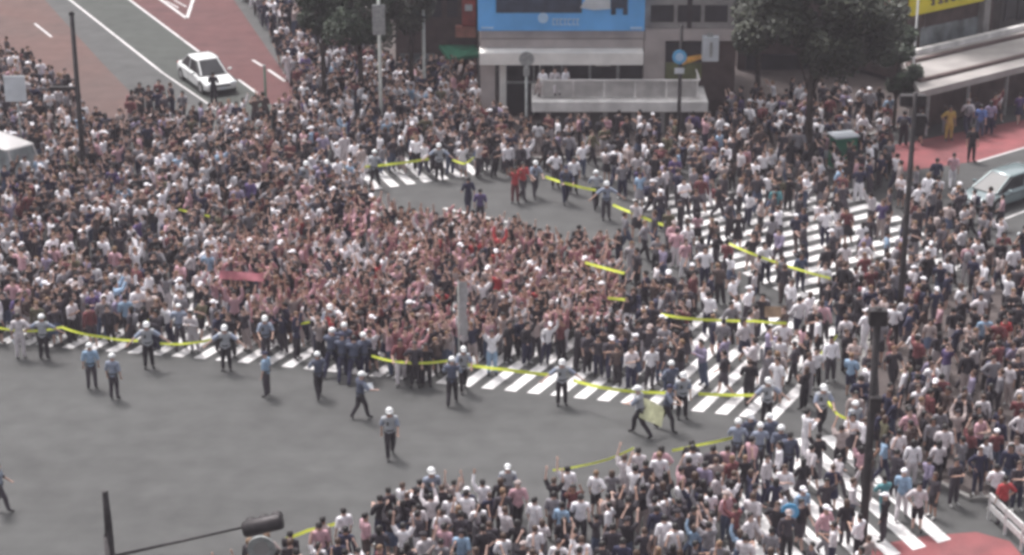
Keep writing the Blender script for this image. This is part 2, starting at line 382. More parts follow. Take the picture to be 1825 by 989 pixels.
hsn = empty('hanging_sign', (zx(1264, 100).x, YB-.8, zx(1264, 100).z), 'white hanging box sign at the right end of the beige building', 'sign')
mb = MB(); fac(mb, 1250, 58, 1277, 100, YB, 1.0, .5); under(hsn, mb, 'box', M['white_board'])
mb = MB(); fac(mb, 1258, 54, 1268, 58, YB, .9, .3); fac(mb, 1262, 66, 1266, 92, YB, 1.03, .04); under(hsn, mb, 'bracket', M['grey_metal'])
# neighbour to the left with red sign and green awning
YN = P(800, 146).y
nb = empty('narrow_building', (Q(775, 0, YN).x, YN+4, KH), 'dark brown narrow building with a red upright sign beside the blue billboard', 'building')
a, b = Q(700, TOPY, YN), Q(849, TOPY, YN)
mb = MB(); mb.box(((a.x+b.x)/2, YN+4, (a.z+KH)/2), (b.x-a.x, 8, a.z-KH)); under(nb, mb, 'wall', M['dark_wall'])
for k in range(4):
    mb = MB(); fac(mb, 712+k*28, -20, 732+k*28, 30, YN, .05, .2); under(nb, mb, 'window', M['glass_dark'])
mb = MB(); fac(mb, 712, 95, 775, 140, YN, .06, .2); under(nb, mb, 'shop_front', M['glass_grey'])
us = empty('upright_sign', (Q(835, 70, YN).x, YN-.1, Q(835, 70, YN).z), 'red and salmon upright sign left of the blue billboard', 'sign')
mb = MB(); fac(mb, 823, -70, 848, 42, YN, .6, .4); under(us, mb, 'board', M['red_sign'])
mb = MB(); fac(mb, 812, 43, 848, 62, YN, .55, .4); under(us, mb, 'lower_board', M['salmon'])
mb = MB(); fac(mb, 829, 3, 842, 14, YN, .63, .05); under(us, mb, 'mark', M['white_board'])
aw = empty('green_awning', (Q(812, 110, YN).x, YN, Q(812, 110, YN).z), 'green canvas awning sloping out beside the dark brown building', 'awning')
A = [Q(782, 80, YN-.1), Q(848, 80, YN-.1), Q(855, 96, YN-1.6), Q(800, 104, YN-1.6)]
mb = MB(); vs = [tuple(v) for v in A]+[(v.x, v.y, v.z-.18) for v in A]
mb.add(vs, [(0, 3, 2, 1), (4, 5, 6, 7), (0, 1, 5, 4), (1, 2, 6, 5), (2, 3, 7, 6), (3, 0, 4, 7)]); under(aw, mb, 'canvas', M['green_awning'])
mb = MB(); mb.tube([A[3]-Vector((0, 0, .2)), A[3]-Vector((0, -1.5, .9))], .025); mb.tube([A[2]-Vector((0, 0, .2)), A[2]-Vector((0, -1.5, .9))], .025); under(aw, mb, 'bracket', M['grey_metal'])

# raised terrace in front of it (station entrance)
YK = P(1000, 243).y
tz1 = Q(1000, 181, YK).z; tz0 = Q(1000, 200, YK).z; xl = Q(948, 190, YK).x; xr = Q(1262, 190, YK).x
te = empty('entrance_terrace', ((xl+xr)/2, YK+1.6, KH), 'low concrete terrace with white edge band and railing in front of the shop', 'terrace')
TD = 3.4
mb = MB(); mb.box(((xl+xr)/2, YK+TD/2, (tz0+tz1)/2), (xr-xl, TD, tz1-tz0), bevel=.03); under(te, mb, 'edge_band', M['pale_concrete'])
mb = MB(); mb.box(((xl+xr)/2, YK+TD/2+.35, (tz0+KH)/2), (xr-xl-.9, TD-.5, tz0-KH)); under(te, mb, 'base_wall', M['grey_wall'])
for k in range(6):
    mb = MB(); mb.box((xl+.8+(xr-xl-1.6)*k/5, YK+.25, (tz0+KH)/2), (.22, .22, tz0-KH)); under(te, mb, 'pier', M['concrete'])
ry = YK+.5; rt = Q(1000, 143, ry).z
for k in range(5):
    x0 = xl+.5+(xr-xl-1.0)*k/5; x1 = xl+.5+(xr-xl-1.0)*(k+1)/5
    mb = MB(); mb.box(((x0+x1)/2, ry, (tz1+rt)/2+.02), (x1-x0-.1, .04, rt-tz1-.12))
    for j in range(1, 8): mb.box((x0+(x1-x0)*j/8, ry-.03, (tz1+rt)/2), (.02, .02, rt-tz1-.1))
    under(te, mb, 'railing_panel', M['mesh_panel'])
mb = MB(); mb.box(((xl+xr)/2, ry, rt), (xr-xl-.8, .09, .07))
for k in range(6): mb.box((xl+.5+(xr-xl-1.0)*k/5, ry, (tz1+rt)/2), (.06, .08, rt-tz1))
mb.box((xl+.42, ry+1.4, rt), (.07, 2.7, .07)); mb.box((xr-.42, ry+1.4, rt), (.07, 2.7, .07))
for yy in (ry+1.4, ry+2.7):
    for xx in (xl+.42, xr-.42): mb.box((xx, yy, (tz1+rt)/2), (.05, .05, rt-tz1))
under(te, mb, 'handrail', M['pale_concrete'])
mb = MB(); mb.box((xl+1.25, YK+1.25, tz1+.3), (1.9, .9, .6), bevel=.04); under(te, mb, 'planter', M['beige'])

# station arcade at upper right
CZ = 2.7
fl, fr, bk = P(1640, 163, CZ), P(1830, 116, CZ), P(1604, 104, CZ)
e1 = (fr-fl).normalized(); e2 = Vector((-e1.y, e1.x, 0)); depth = (bk-fl).dot(e2); skew = (bk-fl).dot(e1)
sb = empty('station_arcade', (fl.x+5, fl.y+3, KH), 'beige roofed station arcade with raised rim and glazed wall under a yellow sign', 'building')
def fr_pt(s, t, z): return fl+e1*s+e2*t+Vector((0, 0, z-CZ))
LEN = 16
mb = MB(); mb.prism([fr_pt(0, 0, 0), fr_pt(LEN, 0, 0), fr_pt(LEN+skew, depth, 0), fr_pt(skew, depth, 0)], CZ-.34, CZ); under(sb, mb, 'canopy_roof', M['roof'])
mb = MB()
def rim(a, b, w_=.22, h=.16):
    p, q = fr_pt(*a, CZ), fr_pt(*b, CZ); d = (q-p).normalized(); mb.box(tuple((p+q)/2+Vector((0, 0, h/2+.003))), ((q-p).length, w_, h), frame=(d, Vector((-d.y, d.x, 0))))
s0 = skew
rim((.35+s0*.22, depth*.24), (LEN-2, depth*.24)); rim((.35+s0*.8, depth*.80), (LEN-2, depth*.80)); rim((.2+s0*.30, depth*.28), (.2+s0*.76, depth*.76))
under(sb, mb, 'roof_rim', M['brown_roof'])
mb = MB(); p, q = fr_pt(s0-.1, depth+.03, CZ), fr_pt(LEN, depth+.03, CZ); mb.box(tuple((p+q)/2+Vector((0, 0, .12))), ((q-p).length, .3, .3), frame=(e1, e2)); under(sb, mb, 'parapet', M['pale_concrete'])
for k in range(6):
    p = fr_pt(1.2+k*2.9, .5, 0); mb = MB(); mb.tube([(p.x, p.y, KH), (p.x, p.y, CZ-.42)], .09); under(sb, mb, 'post', M['grey_metal'])
mb = MB(); p, q = fr_pt(.5+s0*.35, depth*.35, 0), fr_pt(LEN, depth*.35, 0); mb.box(((p.x+q.x)/2, (p.y+q.y)/2, (KH+CZ-.42)/2), ((q-p).length, .3, CZ-.42-KH), frame=(e1, e2)); under(sb, mb, 'ground_floor_wall', M['dark_wall'])
def wall_pt(px, py, t):
    d = ray(px, py); o = Vector((0, 0, CAMH)); base = fr_pt(0, t, 0); k = (base-o).dot(e2)/d.dot(e2); return o+d*k
def wrect(mb, x0, y0, x1, y1, t, th):
    a, b = wall_pt(x0, y0, t), wall_pt(x1, y1, t); s_ = (b-a).dot(e1); zc = a.z
    # the rectangle follows the wall, so its height comes from its left edge
    c = a+e1*s_/2; h = abs(wall_pt(x0, y1, t).z-a.z); mb.box((c.x, c.y, a.z-h/2), (abs(s_), th, h), frame=(e1, e2)); return mb
WT = depth+1.4
mb = MB(); p, q = wall_pt(1640, 82, WT), wall_pt(1758, 82, WT)
mb.box((((p+q)/2).x, ((p+q)/2).y, 7), ((q-p).length, .4, 13), frame=(e1, e2)); 
c_ = (p+q)/2+e2*4.0; mb.box((c_.x, c_.y, 6.8), ((q-p).length-.1, 7.4, 12.8), frame=(e1, e2)); under(sb, mb, 'upper_wall', M['dark_wall'])
for x0, x1 in ((1642, 1668), (1671, 1702), (1705, 1740)):
    mb = MB(); wrect(mb, x0, 50-(x0-1640)*.2, x1, 82-(x0-1640)*.2, WT-.22, .1); under(sb, mb, 'window', M['glass_grey'])
mb = MB(); p = wall_pt(1750, 60, WT-.4); mb.box((p.x, p.y, 7), (.45, .5, 13), frame=(e1, e2)); under(sb, mb, 'pilaster', M['concrete'])
ys = empty('yellow_sign', tuple(wall_pt(1690, 20, WT-.3)), 'long yellow signboard with dark lettering above the arcade windows', 'sign')
mb = MB(); wrect(mb, 1627, -48, 1748, 27, WT-.45, .25); under(ys, mb, 'board', M['yellow_sign'])
mb = MB()
for k, wv in enumerate((6, 9, 5, 8, 6, 9, 5)):
    xx = 1660+k*12; yb = 14-(xx-1640)*.22
    wrect(mb, xx, yb-11, xx+wv, yb-8.5, WT-.6, .05); wrect(mb, xx+wv*.4, yb-10.5, xx+wv*.4+2.4, yb, WT-.605, .05); wrect(mb, xx, yb-3, xx+wv, yb-.5, WT-.6, .05)
under(ys, mb, 'lettering', M['brown_roof'])
rb = empty('tall_building', tuple(wall_pt(1800, 40, WT+3)), 'grey building beyond the arcade roof in the corner', 'building')
rb.location.z = KH
mb = MB(); p = wall_pt(1835, 40, WT+1.5); mb.box((p.x, p.y+3, 5), (9, 5, 10), frame=(e1, e2)); under(rb, mb, 'wall', M['grey_wall'])
for k in range(3):
    mb = MB(); p = wall_pt(1800+k*22, 10, WT-.2); mb.box((p.x, p.y-.2, p.z), (.9, .1, 1.4), frame=(e1, e2)); under(rb, mb, 'window', M['glass_dark'])
bn = empty('banner', tuple(P(1600, 130)), 'red banner with white centre band beside the tree', 'banner'); bn.location.z = KH
Yn = P(1600, 150).y
under(bn, fac(MB(), 1577, -60, 1592, 42, Yn, 0, .04), 'cloth', M['red_sign']); under(bn, fac(MB(), 1599, -60, 1616, 46, Yn, 0, .04), 'cloth', M['red_sign'])
mb = MB(); fac(mb, 1592, -60, 1599, 40, Yn, .004, .04); under(bn, mb, 'band', M['white_board'])
mb = MB(); a = Q(1596, -60, Yn); mb.tube([(a.x, Yn+.08, KH), (a.x, Yn+.08, a.z)], .04); under(bn, mb, 'pole', M['grey_metal'])

Y3 = P(1450, 128).y
db = empty('dark_building', (Q(1460, 100, Y3).x, Y3+3, KH), 'dark brown building hidden behind the big tree crown', 'building')
a, b = Q(1325, -160, Y3), Q(1600, -160, Y3)
mb = MB(); mb.box(((a.x+b.x)/2, Y3+3, (a.z+KH)/2), (b.x-a.x, 6, a.z-KH)); under(db, mb, 'wall', M['dark_wall'])
for k in range(6):
    mb = MB(); fac(mb, 1335+k*43, 20, 1370+k*43, 52, Y3, .05, .2); under(db, mb, 'window', M['glass_dark'])
mb = MB(); fac(mb, 1330, 96, 1440, 128, Y3, .06, .2); under(db, mb, 'shop_front', M['glass_dark'])
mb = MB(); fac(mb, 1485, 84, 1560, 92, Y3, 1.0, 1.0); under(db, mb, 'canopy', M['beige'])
ss_ = empty('shop_sign', tuple(Q(1470, 95, Y3-.3)), 'small salmon sign glimpsed under the big tree crown', 'sign')
mb = MB(); fac(mb, 1452, 66, 1488, 96, Y3, .4, .3); under(ss_, mb, 'board', M['salmon'])
mb = MB(); fac(mb, 1460, 74, 1480, 78, Y3, .43, .05); fac(mb, 1466, 74, 1470, 90, Y3, .435, .05); under(ss_, mb, 'lettering', M['beige_lit'])

# ------------------------------------------------------------------ trees
def tree(name, base, h0, h1, rx, ry_, seed, label, leafm, n=7000, trunk_r=.22, leaf=.11, lean=(0, 0)):
    r = random.Random(seed); b = base; o = empty(name, tuple(b), label, 'tree', 'trees along the plaza')
    t = MB(); top = Vector((b.x+lean[0], b.y+lean[1], b.z+h0+(h1-h0)*.45))
    mid = b.lerp(top, .5)+Vector((r.uniform(-.12, .12), r.uniform(-.12, .12), 0))
    t.tube([b, b.lerp(mid, .15), mid, top], [trunk_r*1.35, trunk_r, trunk_r*.8, trunk_r*.3], 12)
    clumps = []
    for i in range(19):
        a = r.uniform(0, 2*math.pi); rad = math.sqrt(r.random())*.85; zz = r.uniform(.08, .95); sc = math.sin(math.pi*min(.98, max(.1, zz)))**.5
        c = Vector((b.x+lean[0]+math.cos(a)*rad*rx*sc, b.y+lean[1]+math.sin(a)*rad*ry_*sc, b.z+h0+(h1-h0)*zz)); clumps.append((c, r.uniform(.22, .42)*rx))
        s0 = b.lerp(top, r.uniform(.45, .95)); t.tube([s0, s0.lerp(c, .5)+Vector((0, 0, .3)), c], [trunk_r*.35, trunk_r*.2, .02], 6)
    under(o, t, 'trunk', M['bark'], True)
    k = MB(); vs = k.v; fs = k.f
    for i in range(n):
        c, rr_ = r.choice(clumps); d = Vector((r.gauss(0, 1), r.gauss(0, 1), r.gauss(0, .75))).normalized()*rr_*r.random()**.4
        p = c+d; u = Vector((r.gauss(0, 1), r.gauss(0, 1), r.gauss(0, .6))).normalized(); v = u.orthogonal().normalized(); s_ = leaf*r.uniform(.6, 1.5)
        j = len(vs); vs += [tuple(p-u*s_), tuple(p+v*s_*.55), tuple(p+u*s_), tuple(p-v*s_*.55)]; fs.append((j, j+1, j+2, j+3))
    under(o, k, 'crown', leafm)
    return o
tree('street_tree', G(1440, 292), 4.3, 9.6, 3.7, 3.0, 3, 'big dark tree with thick trunk rising from the crowd right of the poster panel', M['leaf_dull'], 24000, .19, .13)
tree('street_tree', G(1592, 232), 1.6, 5.2, 1.2, 1.0, 5, 'small dark tree at the left end of the station arcade', M['leaf'], 5000, .1)
tree('street_tree', G(580, 185), 3.6, 7.2, 1.6, 1.6, 7, 'dark green tree nearest the red bus lane at the upper edge', M['leaf'], 9000, .16)
tree('street_tree', G(645, 200), 3.8, 8.0, 2.6, 2.0, 9, 'dark green tree between two pale lamp posts', M['leaf'], 10000, .17)
tree('street_tree', G(735, 190), 4.0, 8.0, 1.7, 1.6, 12, 'slim green tree just left of the dark brown building', M['leaf_dull'], 6000, .14)
tree('street_tree', G(1350, 195), 4.0, 9.0, 2.6, 2.0, 14, 'dark green tree at the right end of the beige building', M['leaf'], 9000, .16)
def shrub(base, r0, seed, label, n=1500):
    r = random.Random(seed); o = empty('shrub', tuple(base), label, 'shrub', 'shrubs on the pavement'); k = MB()
    t = MB()
    for i in range(7):
        a = r.uniform(0, 6.28); t.tube([base, base+Vector((math.cos(a)*r0*.6, math.sin(a)*r0*.6, r0*1.3))], [.03, .012], 5)
    under(o, t, 'stem', M['bark'])
    for i in range(n):
        p = base+Vector((r.gauss(0, .42)*r0, r.gauss(0, .42)*r0, r0*.8+r.gauss(0, .36)*r0)); u = Vector((r.gauss(0, 1), r.gauss(0, 1), r.gauss(0, 1))).normalized(); v = u.orthogonal()*.5
        j = len(k.v); s_ = .07; k.v += [tuple(p-u*s_), tuple(p+v*s_), tuple(p+u*s_), tuple(p-v*s_)]; k.f.append((j, j+1, j+2, j+3))
    under(o, k, 'foliage', M['leaf']); return o
shrub(G(1655, 208), .8, 1, 'dark shrub at the near corner of the arcade roof'); shrub(G(1500, 285), .7, 2, 'dark shrub beside the white topped kiosk box')

# ------------------------------------------------------------------ poles, signs, signals
def pole(name, px, py, top_y, r0, r1, label, cat, material, group=None, zb=None):
    b = G(px, py); Y = b.y; top = Q(px, top_y, Y); o = empty(name, tuple(b), label, cat, group)
    m_ = MB(); m_.tube([(0, 0, 0), (0, 0, .5), (0, 0, top.z-b.z)], [r0*1.15, r0, r1], 14); m_.tube([(0, 0, 0), (0, 0, .06)], [r0*2, r0*1.9], 14); m_.build('pole', material, o, True)
    return o, b, top.z-b.z
def box_at(o, c, s, name, material, rz=0, bevel=.02):
    m_ = MB(); m_.box(c, s, rz, bevel=bevel); return m_.build(name, material, o)
def round_plate(o, c, r_, name, material, th=.04, n=26, back=None):
    m_ = MB(); vs = [(c[0]+r_*math.cos(2*math.pi*k/n), c[1]+s_*th/2, c[2]+r_*math.sin(2*math.pi*k/n)) for s_ in (-1, 1) for k in range(n)]
    m_.add(vs, [tuple(range(n)), tuple(range(n, 2*n))[::-1]]+[(k+n, (k+1) % n+n, (k+1) % n, k) for k in range(n)]); return m_.build(name, material, o)
o, b, h = pole('utility_pole', 152, 335, 25, .13, .10, 'tall dark pole with a short crossbar standing in the crowd by the grey road', 'pole', M['dark_metal'])
cz = Q(150, 157, b.y).z-b.z; box_at(o, (-.6, 0, cz), (1.35, .14, .16), 'crossbar', M['dark_metal']); round_plate(o, (0, 0, h), .12, 'cap', M['dark_metal'], .1)
o, b, h = pole('signal_pole', 1602, 575, 165, .12, .09, 'tall dark signal pole right of the diagonal crossing', 'signal', M['dark_metal'])
box_at(o, (-.05, .2, h-.35), (.95, .3, .42), 'signal_head', M['dark_metal']); box_at(o, (.28, .18, h-1.3), (.36, .3, .8), 'walk_signal', M['dark_metal'])
for k in range(3):
    q_ = MB(); q_.tube([(-.36+k*.31, .35, h-.33), (-.36+k*.31, .5, h-.33)], [.13, .15], 12, cap=False); q_.build('visor', M['dark_metal'], o)
o, b, h = pole('signal_pole', 1537, 965, 548, .135, .105, 'thick dark pole with a boxy signal at its top, nearest of the tall poles', 'signal', M['dark_metal'])
box_at(o, (0, 0, h-.3), (.52, .36, .5), 'signal_head', M['dark_metal']); box_at(o, (.05, -.28, h-3.0), (.34, .2, .5), 'control_box', M['dark_metal'])
for k in range(2):
    q_ = MB(); q_.tube([(-.16+k*.32, .2, h-.3), (-.16+k*.32, .36, h-.3)], [.12, .14], 12, cap=False); q_.build('visor', M['dark_metal'], o)
o, b, h = pole('sign_pole', 1208, 268, 45, .10, .08, 'dark pole carrying a round blue sign in front of the poster panel', 'sign pole', M['dark_metal'])
z = Q(1205, 100, b.y).z-b.z; round_plate(o, (-.06, -.14, z), .34, 'round_sign', M['blue_round']); round_plate(o, (-.06, -.165, z), .20, 'sign_symbol', M['pale_blue'], .02)
z = Q(1205, 125, b.y).z-b.z; box_at(o, (-.05, -.13, z), (.46, .04, .28), 'plate', M['white_board'])
o, b, h = pole('sign_pole', 1403, 985, 905, .035, .035, 'round blue sign on a thin white post among people on the near crossing', 'sign pole', M['white_metal'])
round_plate(o, (0, -.07, h-.1), .28, 'round_sign', M['blue_round']); round_plate(o, (.02, -.095, h-.1), .13, 'sign_symbol', M['pale_blue'], .02); box_at(o, (0, -.07, h-.5), (.3, .03, .18), 'plate', M['blue_round'])
o, b, h = pole('sign_pole', 938, 262, 92, .07, .06, 'grey pole with the grey back of a round sign left of the terrace', 'sign pole', M['grey_metal'])
z = Q(937, 104, b.y).z-b.z; round_plate(o, (0, -.1, z), .36, 'round_sign', M['grey_metal']); box_at(o, (0, -.09, z-.62), (.3, .05, .42), 'plate', M['grey_metal'])
o, b, h = pole('lamp_post', 680, 235, -90, .09, .07, 'pale lamp post in front of the dark green trees, nearer the bus lane', 'lamp post', M['pale_metal'], 'pale lamp posts by the trees')
box_at(o, (0, -.13, h-3.4), (.62, .06, 1.5), 'side_panel', M['grey_metal'])
o, b, h = pole('lamp_post', 757, 190, -90, .09, .07, 'pale lamp post beside the dark brown building', 'lamp post', M['pale_metal'], 'pale lamp posts by the trees'); box_at(o, (.35, 0, h-.1), (.8, .14, .1), 'lamp_head', M['grey_metal'])
o, b, h = pole('white_pole', 1621, 215, -80, .055, .05, 'thin white pole beside the red banner and yellow signboard', 'pole', M['white_metal']); box_at(o, (-.1, 0, .9), (.3, .2, .5), 'box', M['grey_metal'])
o, b, h = pole('board_sign', 42, 290, 137, .05, .05, 'pale blue blank signboard on a post above the crowd at the picture\'s upper left', 'sign', M['grey_metal'])
z = Q(38, 157, b.y).z-b.z; box_at(o, (-.06, -.1, z), (1.0, .06, 1.25), 'board', M['white_board'])
o, b, h = pole('tree_guard_post', 475, 205, 118, .06, .06, 'short green post beside the dashed line on the red lane', 'post', mat('green_post', (.09, .16, .12), .6)); round_plate(o, (0, 0, h), .07, 'cap', M['grey_metal'], .12)
o, b, h = pole('cloth_banner_pole', 818, 655, 500, .03, .025, 'slim pale vertical banner standing in the dense red crowd', 'banner', M['pale_metal'])
mb = MB()
for k in range(8): z0 = h-.05-k*.26; x_ = .17+.03*math.sin(k*1.3); mb.box((x_, .02*math.cos(k), z0-.13), (.30, .012, .262))
mb.build('banner_cloth', mat('banner_cloth', (.40, .38, .39), .8, .15, 5), o)
o, b, h = pole('thin_pole', 806, 600, 395, .035, .03, 'thin dark pole with a small box rising from the middle of the red crowd', 'pole', M['dark_metal']); box_at(o, (0, 0, h-.4), (.2, .16, .5), 'box', M['dark_metal'])
# near traffic signal, seen from behind
Yt = P(200, 1120).y; top = Q(187, 876, Yt); arm_r = Q(432, 940, Yt); arm_l = Q(200, 989, Yt)
o = empty('traffic_signal', (top.x, Yt, 0), 'traffic signal on a long thin arm from a dark pole, seen from behind', 'signal')
mb = MB(); q2 = [(top.x, Yt, z_) for z_ in (0, 3, arm_l.z-.3)]; mb.tube(q2+[(top.x+.02, Yt, top.z-1.0), (top.x, Yt, top.z)], [.16, .14, .13, .11, .085], 14); mb.tube([(top.x, Yt, 0), (top.x, Yt, .05)], .3, 14); under(o, mb, 'pole', M['dark_metal'], True)
mb = MB(); mb.tube([(top.x, Yt-.02, arm_l.z-.05), tuple(arm_r)], [.05, .035], 10); under(o, mb, 'arm', M['dark_metal'], True)
sl, sr = Q(434, 944, Yt), Q(503, 928, Yt); d = (sr-sl).normalized()
mb = MB(); mb.tube([sl-d*.02, sl, sl+d*.06, sr-d*.08, sr, sr+d*.02], [.12, .2, .235, .235, .2, .12], 16); sg = under(o, mb, 'signal_head', M['dark_metal'], True)
mb = MB()
for k in range(3):
    c = sl.lerp(sr, (k+.5)/3); mb.tube([c+Vector((0, .2, 0)), c+Vector((0, .38, .0))], [.15, .17], 14, cap=False)
under(o, mb, 'visor', M['dark_metal'])
bx = empty('round_mirror', tuple(Q(463, 1030, Yt+.6)), 'round grey traffic mirror back with pale bracket under the signal', 'mirror'); bx.location.z = 0
c = Q(466, 978, Yt+.6); mb = disc(466, 978, .40, Yt+.6, .08); under(bx, mb, 'mirror', M['grey_metal'])
mb = disc(466, 978, .22, Yt+.54, .05); under(bx, mb, 'bracket', M['concrete'])
mb = MB(); mb.tube([(c.x, Yt+.7, 0), (c.x, Yt+.7, c.z)], .05); under(bx, mb, 'post', M['dark_metal'])
# guard rail lower right
ga, gb = G(1762, 925), G(1850, 1010); d = (gb-ga).normalized(); n = Vector((-d.y, d.x, 0)); o = empty('guard_rail', tuple(ga), 'white guard rail beside the bright red lane at the lower right corner', 'guard rail')
o.location.z = 0
L_ = (gb-ga).length
for zz in (.45, .80):
    mb = MB(); c = (ga+gb)/2; mb.box((c.x, c.y, zz), (L_, .06, .2), frame=(d, n)); under(o, mb, 'rail', M['white_metal'])
for k in range(4):
    p = ga+d*L_*k/3; mb = MB(); mb.tube([(p.x, p.y, 0), (p.x, p.y, .9)], .05); under(o, mb, 'post', M['white_metal'])
# small kiosk box with white top in the crowd
kb = G(1500, 296); o = empty('kiosk_box', tuple(kb), 'green box with a white slanting top beside the tree trunk', 'box')
box_at(o, (0, 0, .75), (1.1, .8, 1.5), 'cabinet', M['green_awning'], .3); box_at(o, (0, 0, 1.55), (1.25, .95, .1), 'lid', M['white_board'], .3)

# ------------------------------------------------------------------ vehicles
def vehicle(name, loc, rz, L_, W_, H_, paint, label, kind='sedan', glass=M['glass_dark']):
    o = empty(name, loc, label, 'car' if kind != 'van' else 'van', None, rz)
    hw = W_/2; belt = H_*.60 if kind != 'van' else H_*.5
    # stations nose (+x) to tail
    if kind == 'sedan': st = [(.5, .34, .62, .72), (.485, .30, .68, .86), (.42, .22, .78, .95), (.22, .20, .88, 1), (.15, .20, .97, 1), (-.2, .20, 1.0, 1), (-.32, .20, .98, 1), (-.42, .22, .96, .95), (-.485, .30, .92, .86), (-.5, .36, .84, .74)]
    elif kind == 'hatch': st = [(.5, .34, .6, .7), (.485, .28, .68, .86), (.40, .22, .80, .95), (.24, .20, .92, 1), (.15, .20, 1.0, 1), (-.3, .20, 1.02, 1), (-.42, .22, 1.02, .97), (-.48, .30, 1.0, .9), (-.5, .36, .94, .8)]
    else: st = [(.5, .32, .85, .84), (.49, .28, .95, .95), (.44, .24, 1.0, 1), (0, .24, 1, 1), (-.4, .24, 1, 1), (-.49, .28, 1, .96), (-.5, .32, .96, .9)]
    vs = []; fs = []; nr = 10
    for fx, zl, zb, wf in st:
        x = fx*L_; w_ = hw*wf; zb_ = belt*zb; m1 = zl+(zb_-zl)*.35; m2 = zl+(zb_-zl)*.8
        half = [(w_*.88, zl), (w_*.99, zl+.08), (w_, m1), (w_*.985, m2), (w_*.86, zb_)]
        ring = [(x, -y, z) for y, z in half]+[(x, y, z) for y, z in half[::-1]]; vs += ring
    for i in range(len(st)-1):
        for k in range(nr): fs.append((i*nr+k, (i+1)*nr+k, (i+1)*nr+(k+1) % nr, i*nr+(k+1) % nr))
    fs += [tuple(range(nr)), tuple(range((len(st)-1)*nr, len(st)*nr))[::-1]]
    m_ = MB(); m_.add(vs, fs); body = m_.build('body', paint, o, True)
    bv = body.modifiers.new('b', 'BEVEL'); bv.width = .03; bv.segments = 2; bv.limit_method = 'ANGLE'
    # cabin: base rectangle at the belt, roof above
    if kind == 'sedan': xb, xr_ = (.24, -.38), (.06, -.22)
    elif kind == 'hatch': xb, xr_ = (.30, -.47), (.06, -.36)
    else: xb, xr_ = (.47, -.49), (.36, -.475)
    bw, rw = hw*.87, hw*.70; zb_ = belt*.93; zr = H_-.05
    if kind == 'van': rw = hw*.86; bw = hw*.95
    def ringz(f, z):
        x0 = (xb[0]+(xr_[0]-xb[0])*f)*L_; x1 = (xb[1]+(xr_[1]-xb[1])*f)*L_; y = bw+(rw-bw)*f; c_ = .12
        return [(x0, -y+c_, z), (x0-c_, -y, z), ((x0+x1)/2, -y*1.02, z), (x1+c_, -y, z), (x1, -y+c_, z), (x1, y-c_, z), (x1+c_, y, z), ((x0+x1)/2, y*1.02, z), (x0-c_, y, z), (x0, y-c_, z)]
    m_ = MB(); vs = ringz(0, zb_)+ringz(.55, zb_+(zr-zb_)*.55)+ringz(1, zr); fs = [(i*10+k, i*10+(k+1) % 10, (i+1)*10+(k+1) % 10, (i+1)*10+k) for i in range(2) for k in range(10)]+[tuple(range(20, 30))]
    m_.add(vs, [f[::-1] for f in fs]); m_.build('windows', glass, o)
    m_ = MB(); r0 = ringz(.97, zr-.02); r1 = [(x*1.0, y*1.03, zr+.015) for x, y, z in ringz(1, zr)]; r2 = [((x-(xr_[0]+xr_[1])/2*L_)*.86+(xr_[0]+xr_[1])/2*L_, y*.8, H_) for x, y, z in ringz(1, zr)]
    m_.add(r0+r1+r2, [(i*10+k, i*10+(k+1) % 10, (i+1)*10+(k+1) % 10, (i+1)*10+k) for i in range(2) for k in range(10)]+[tuple(range(20, 30))]); m_.build('roof', paint, o, True)
    for k in (0, 2, 4, 5, 7, 9):
        m_ = MB(); m_.tube([ringz(0, zb_)[k], ringz(.55, zb_+(zr-zb_)*.55)[k], ringz(1, zr)[k]], .045, 6); m_.build('pillar', paint, o)
    for fx in (.32, -.30):
        for sy in (-1, 1):
            q_ = MB(); x = fx*L_; y = sy*(hw-.10); q_.tube([(x, y-.11, .32), (x, y-.08, .32), (x, y+.08, .32), (x, y+.11, .32)], [.29, .32, .32, .29], 20)
            wl = q_.build('wheel', M['rubber'], o); q_ = MB(); q_.tube([(x, y+sy*.06, .32), (x, y+sy*.118, .32)], [.2, .19], 16); q_.build('rim', M['rim'], wl)
            q_ = MB(); q_.tube([(x, sy*(hw-.03), .33), (x, sy*(hw+.004), .33)], .375, 20); q_.build('wheel_arch', M['trim'], o)
    for sy in (-1, 1):
        zf = belt*.70
        box_at(o, (L_*.482, sy*hw*.66, zf), (.16, hw*.36, .15), 'headlight', M['lamp'], 0, .03); box_at(o, (-L_*.485, sy*hw*.70, belt*.8), (.1, hw*.3, .16), 'tail_light', M['tail'], 0, .03)
        box_at(o, (L_*.17, sy*(hw+.1), belt+.05), (.14, .2, .13), 'mirror', paint, 0, .03)
    box_at(o, (L_*.497, 0, belt*.62), (.06, hw*.9, .12), 'grille', M['trim'], 0, .02); box_at(o, (L_*.506, 0, .42), (.03, .34, .16), 'number_plate', M['white_board'], 0, .005)
    box_at(o, (L_*.49, 0, .33), (.08, hw*1.2, .10), 'bumper_vent', M['trim'], 0, .02)
    for sy in (-1, 1):
        q_ = MB(); q_.box((0, sy*(hw+.001), belt*.8), (L_*.4, .01, .02)); q_.box((-.05*L_, sy*(hw+.001), belt*.55), (.015, .012, belt*.5)); q_.build('door_seam', M['trim'], o)
    return o
a, b = P(230, 20), P(430, 158); hd = math.atan2(b.y-a.y, b.x-a.x)
vehicle('parked_car', tuple(P(369, 150)), hd, 4.95, 1.86, 1.5, M['car_white'], 'white sedan stopped on the grey lane', 'sedan')
a, b = P(1825, 264), P(1742, 290); hd2 = math.atan2(b.y-a.y, b.x-a.x)
vehicle('parked_car', tuple(P(1786, 358)), hd2, 4.6, 1.78, 1.40, M['car_silver'], 'pale silver hatchback with dark windscreen below the red lane', 'hatch')
vehicle('parked_car', tuple(P(1892, 430)), hd2, 4.4, 1.72, 1.5, M['car_blue'], 'light blue car cut off by the right edge of the picture', 'hatch')
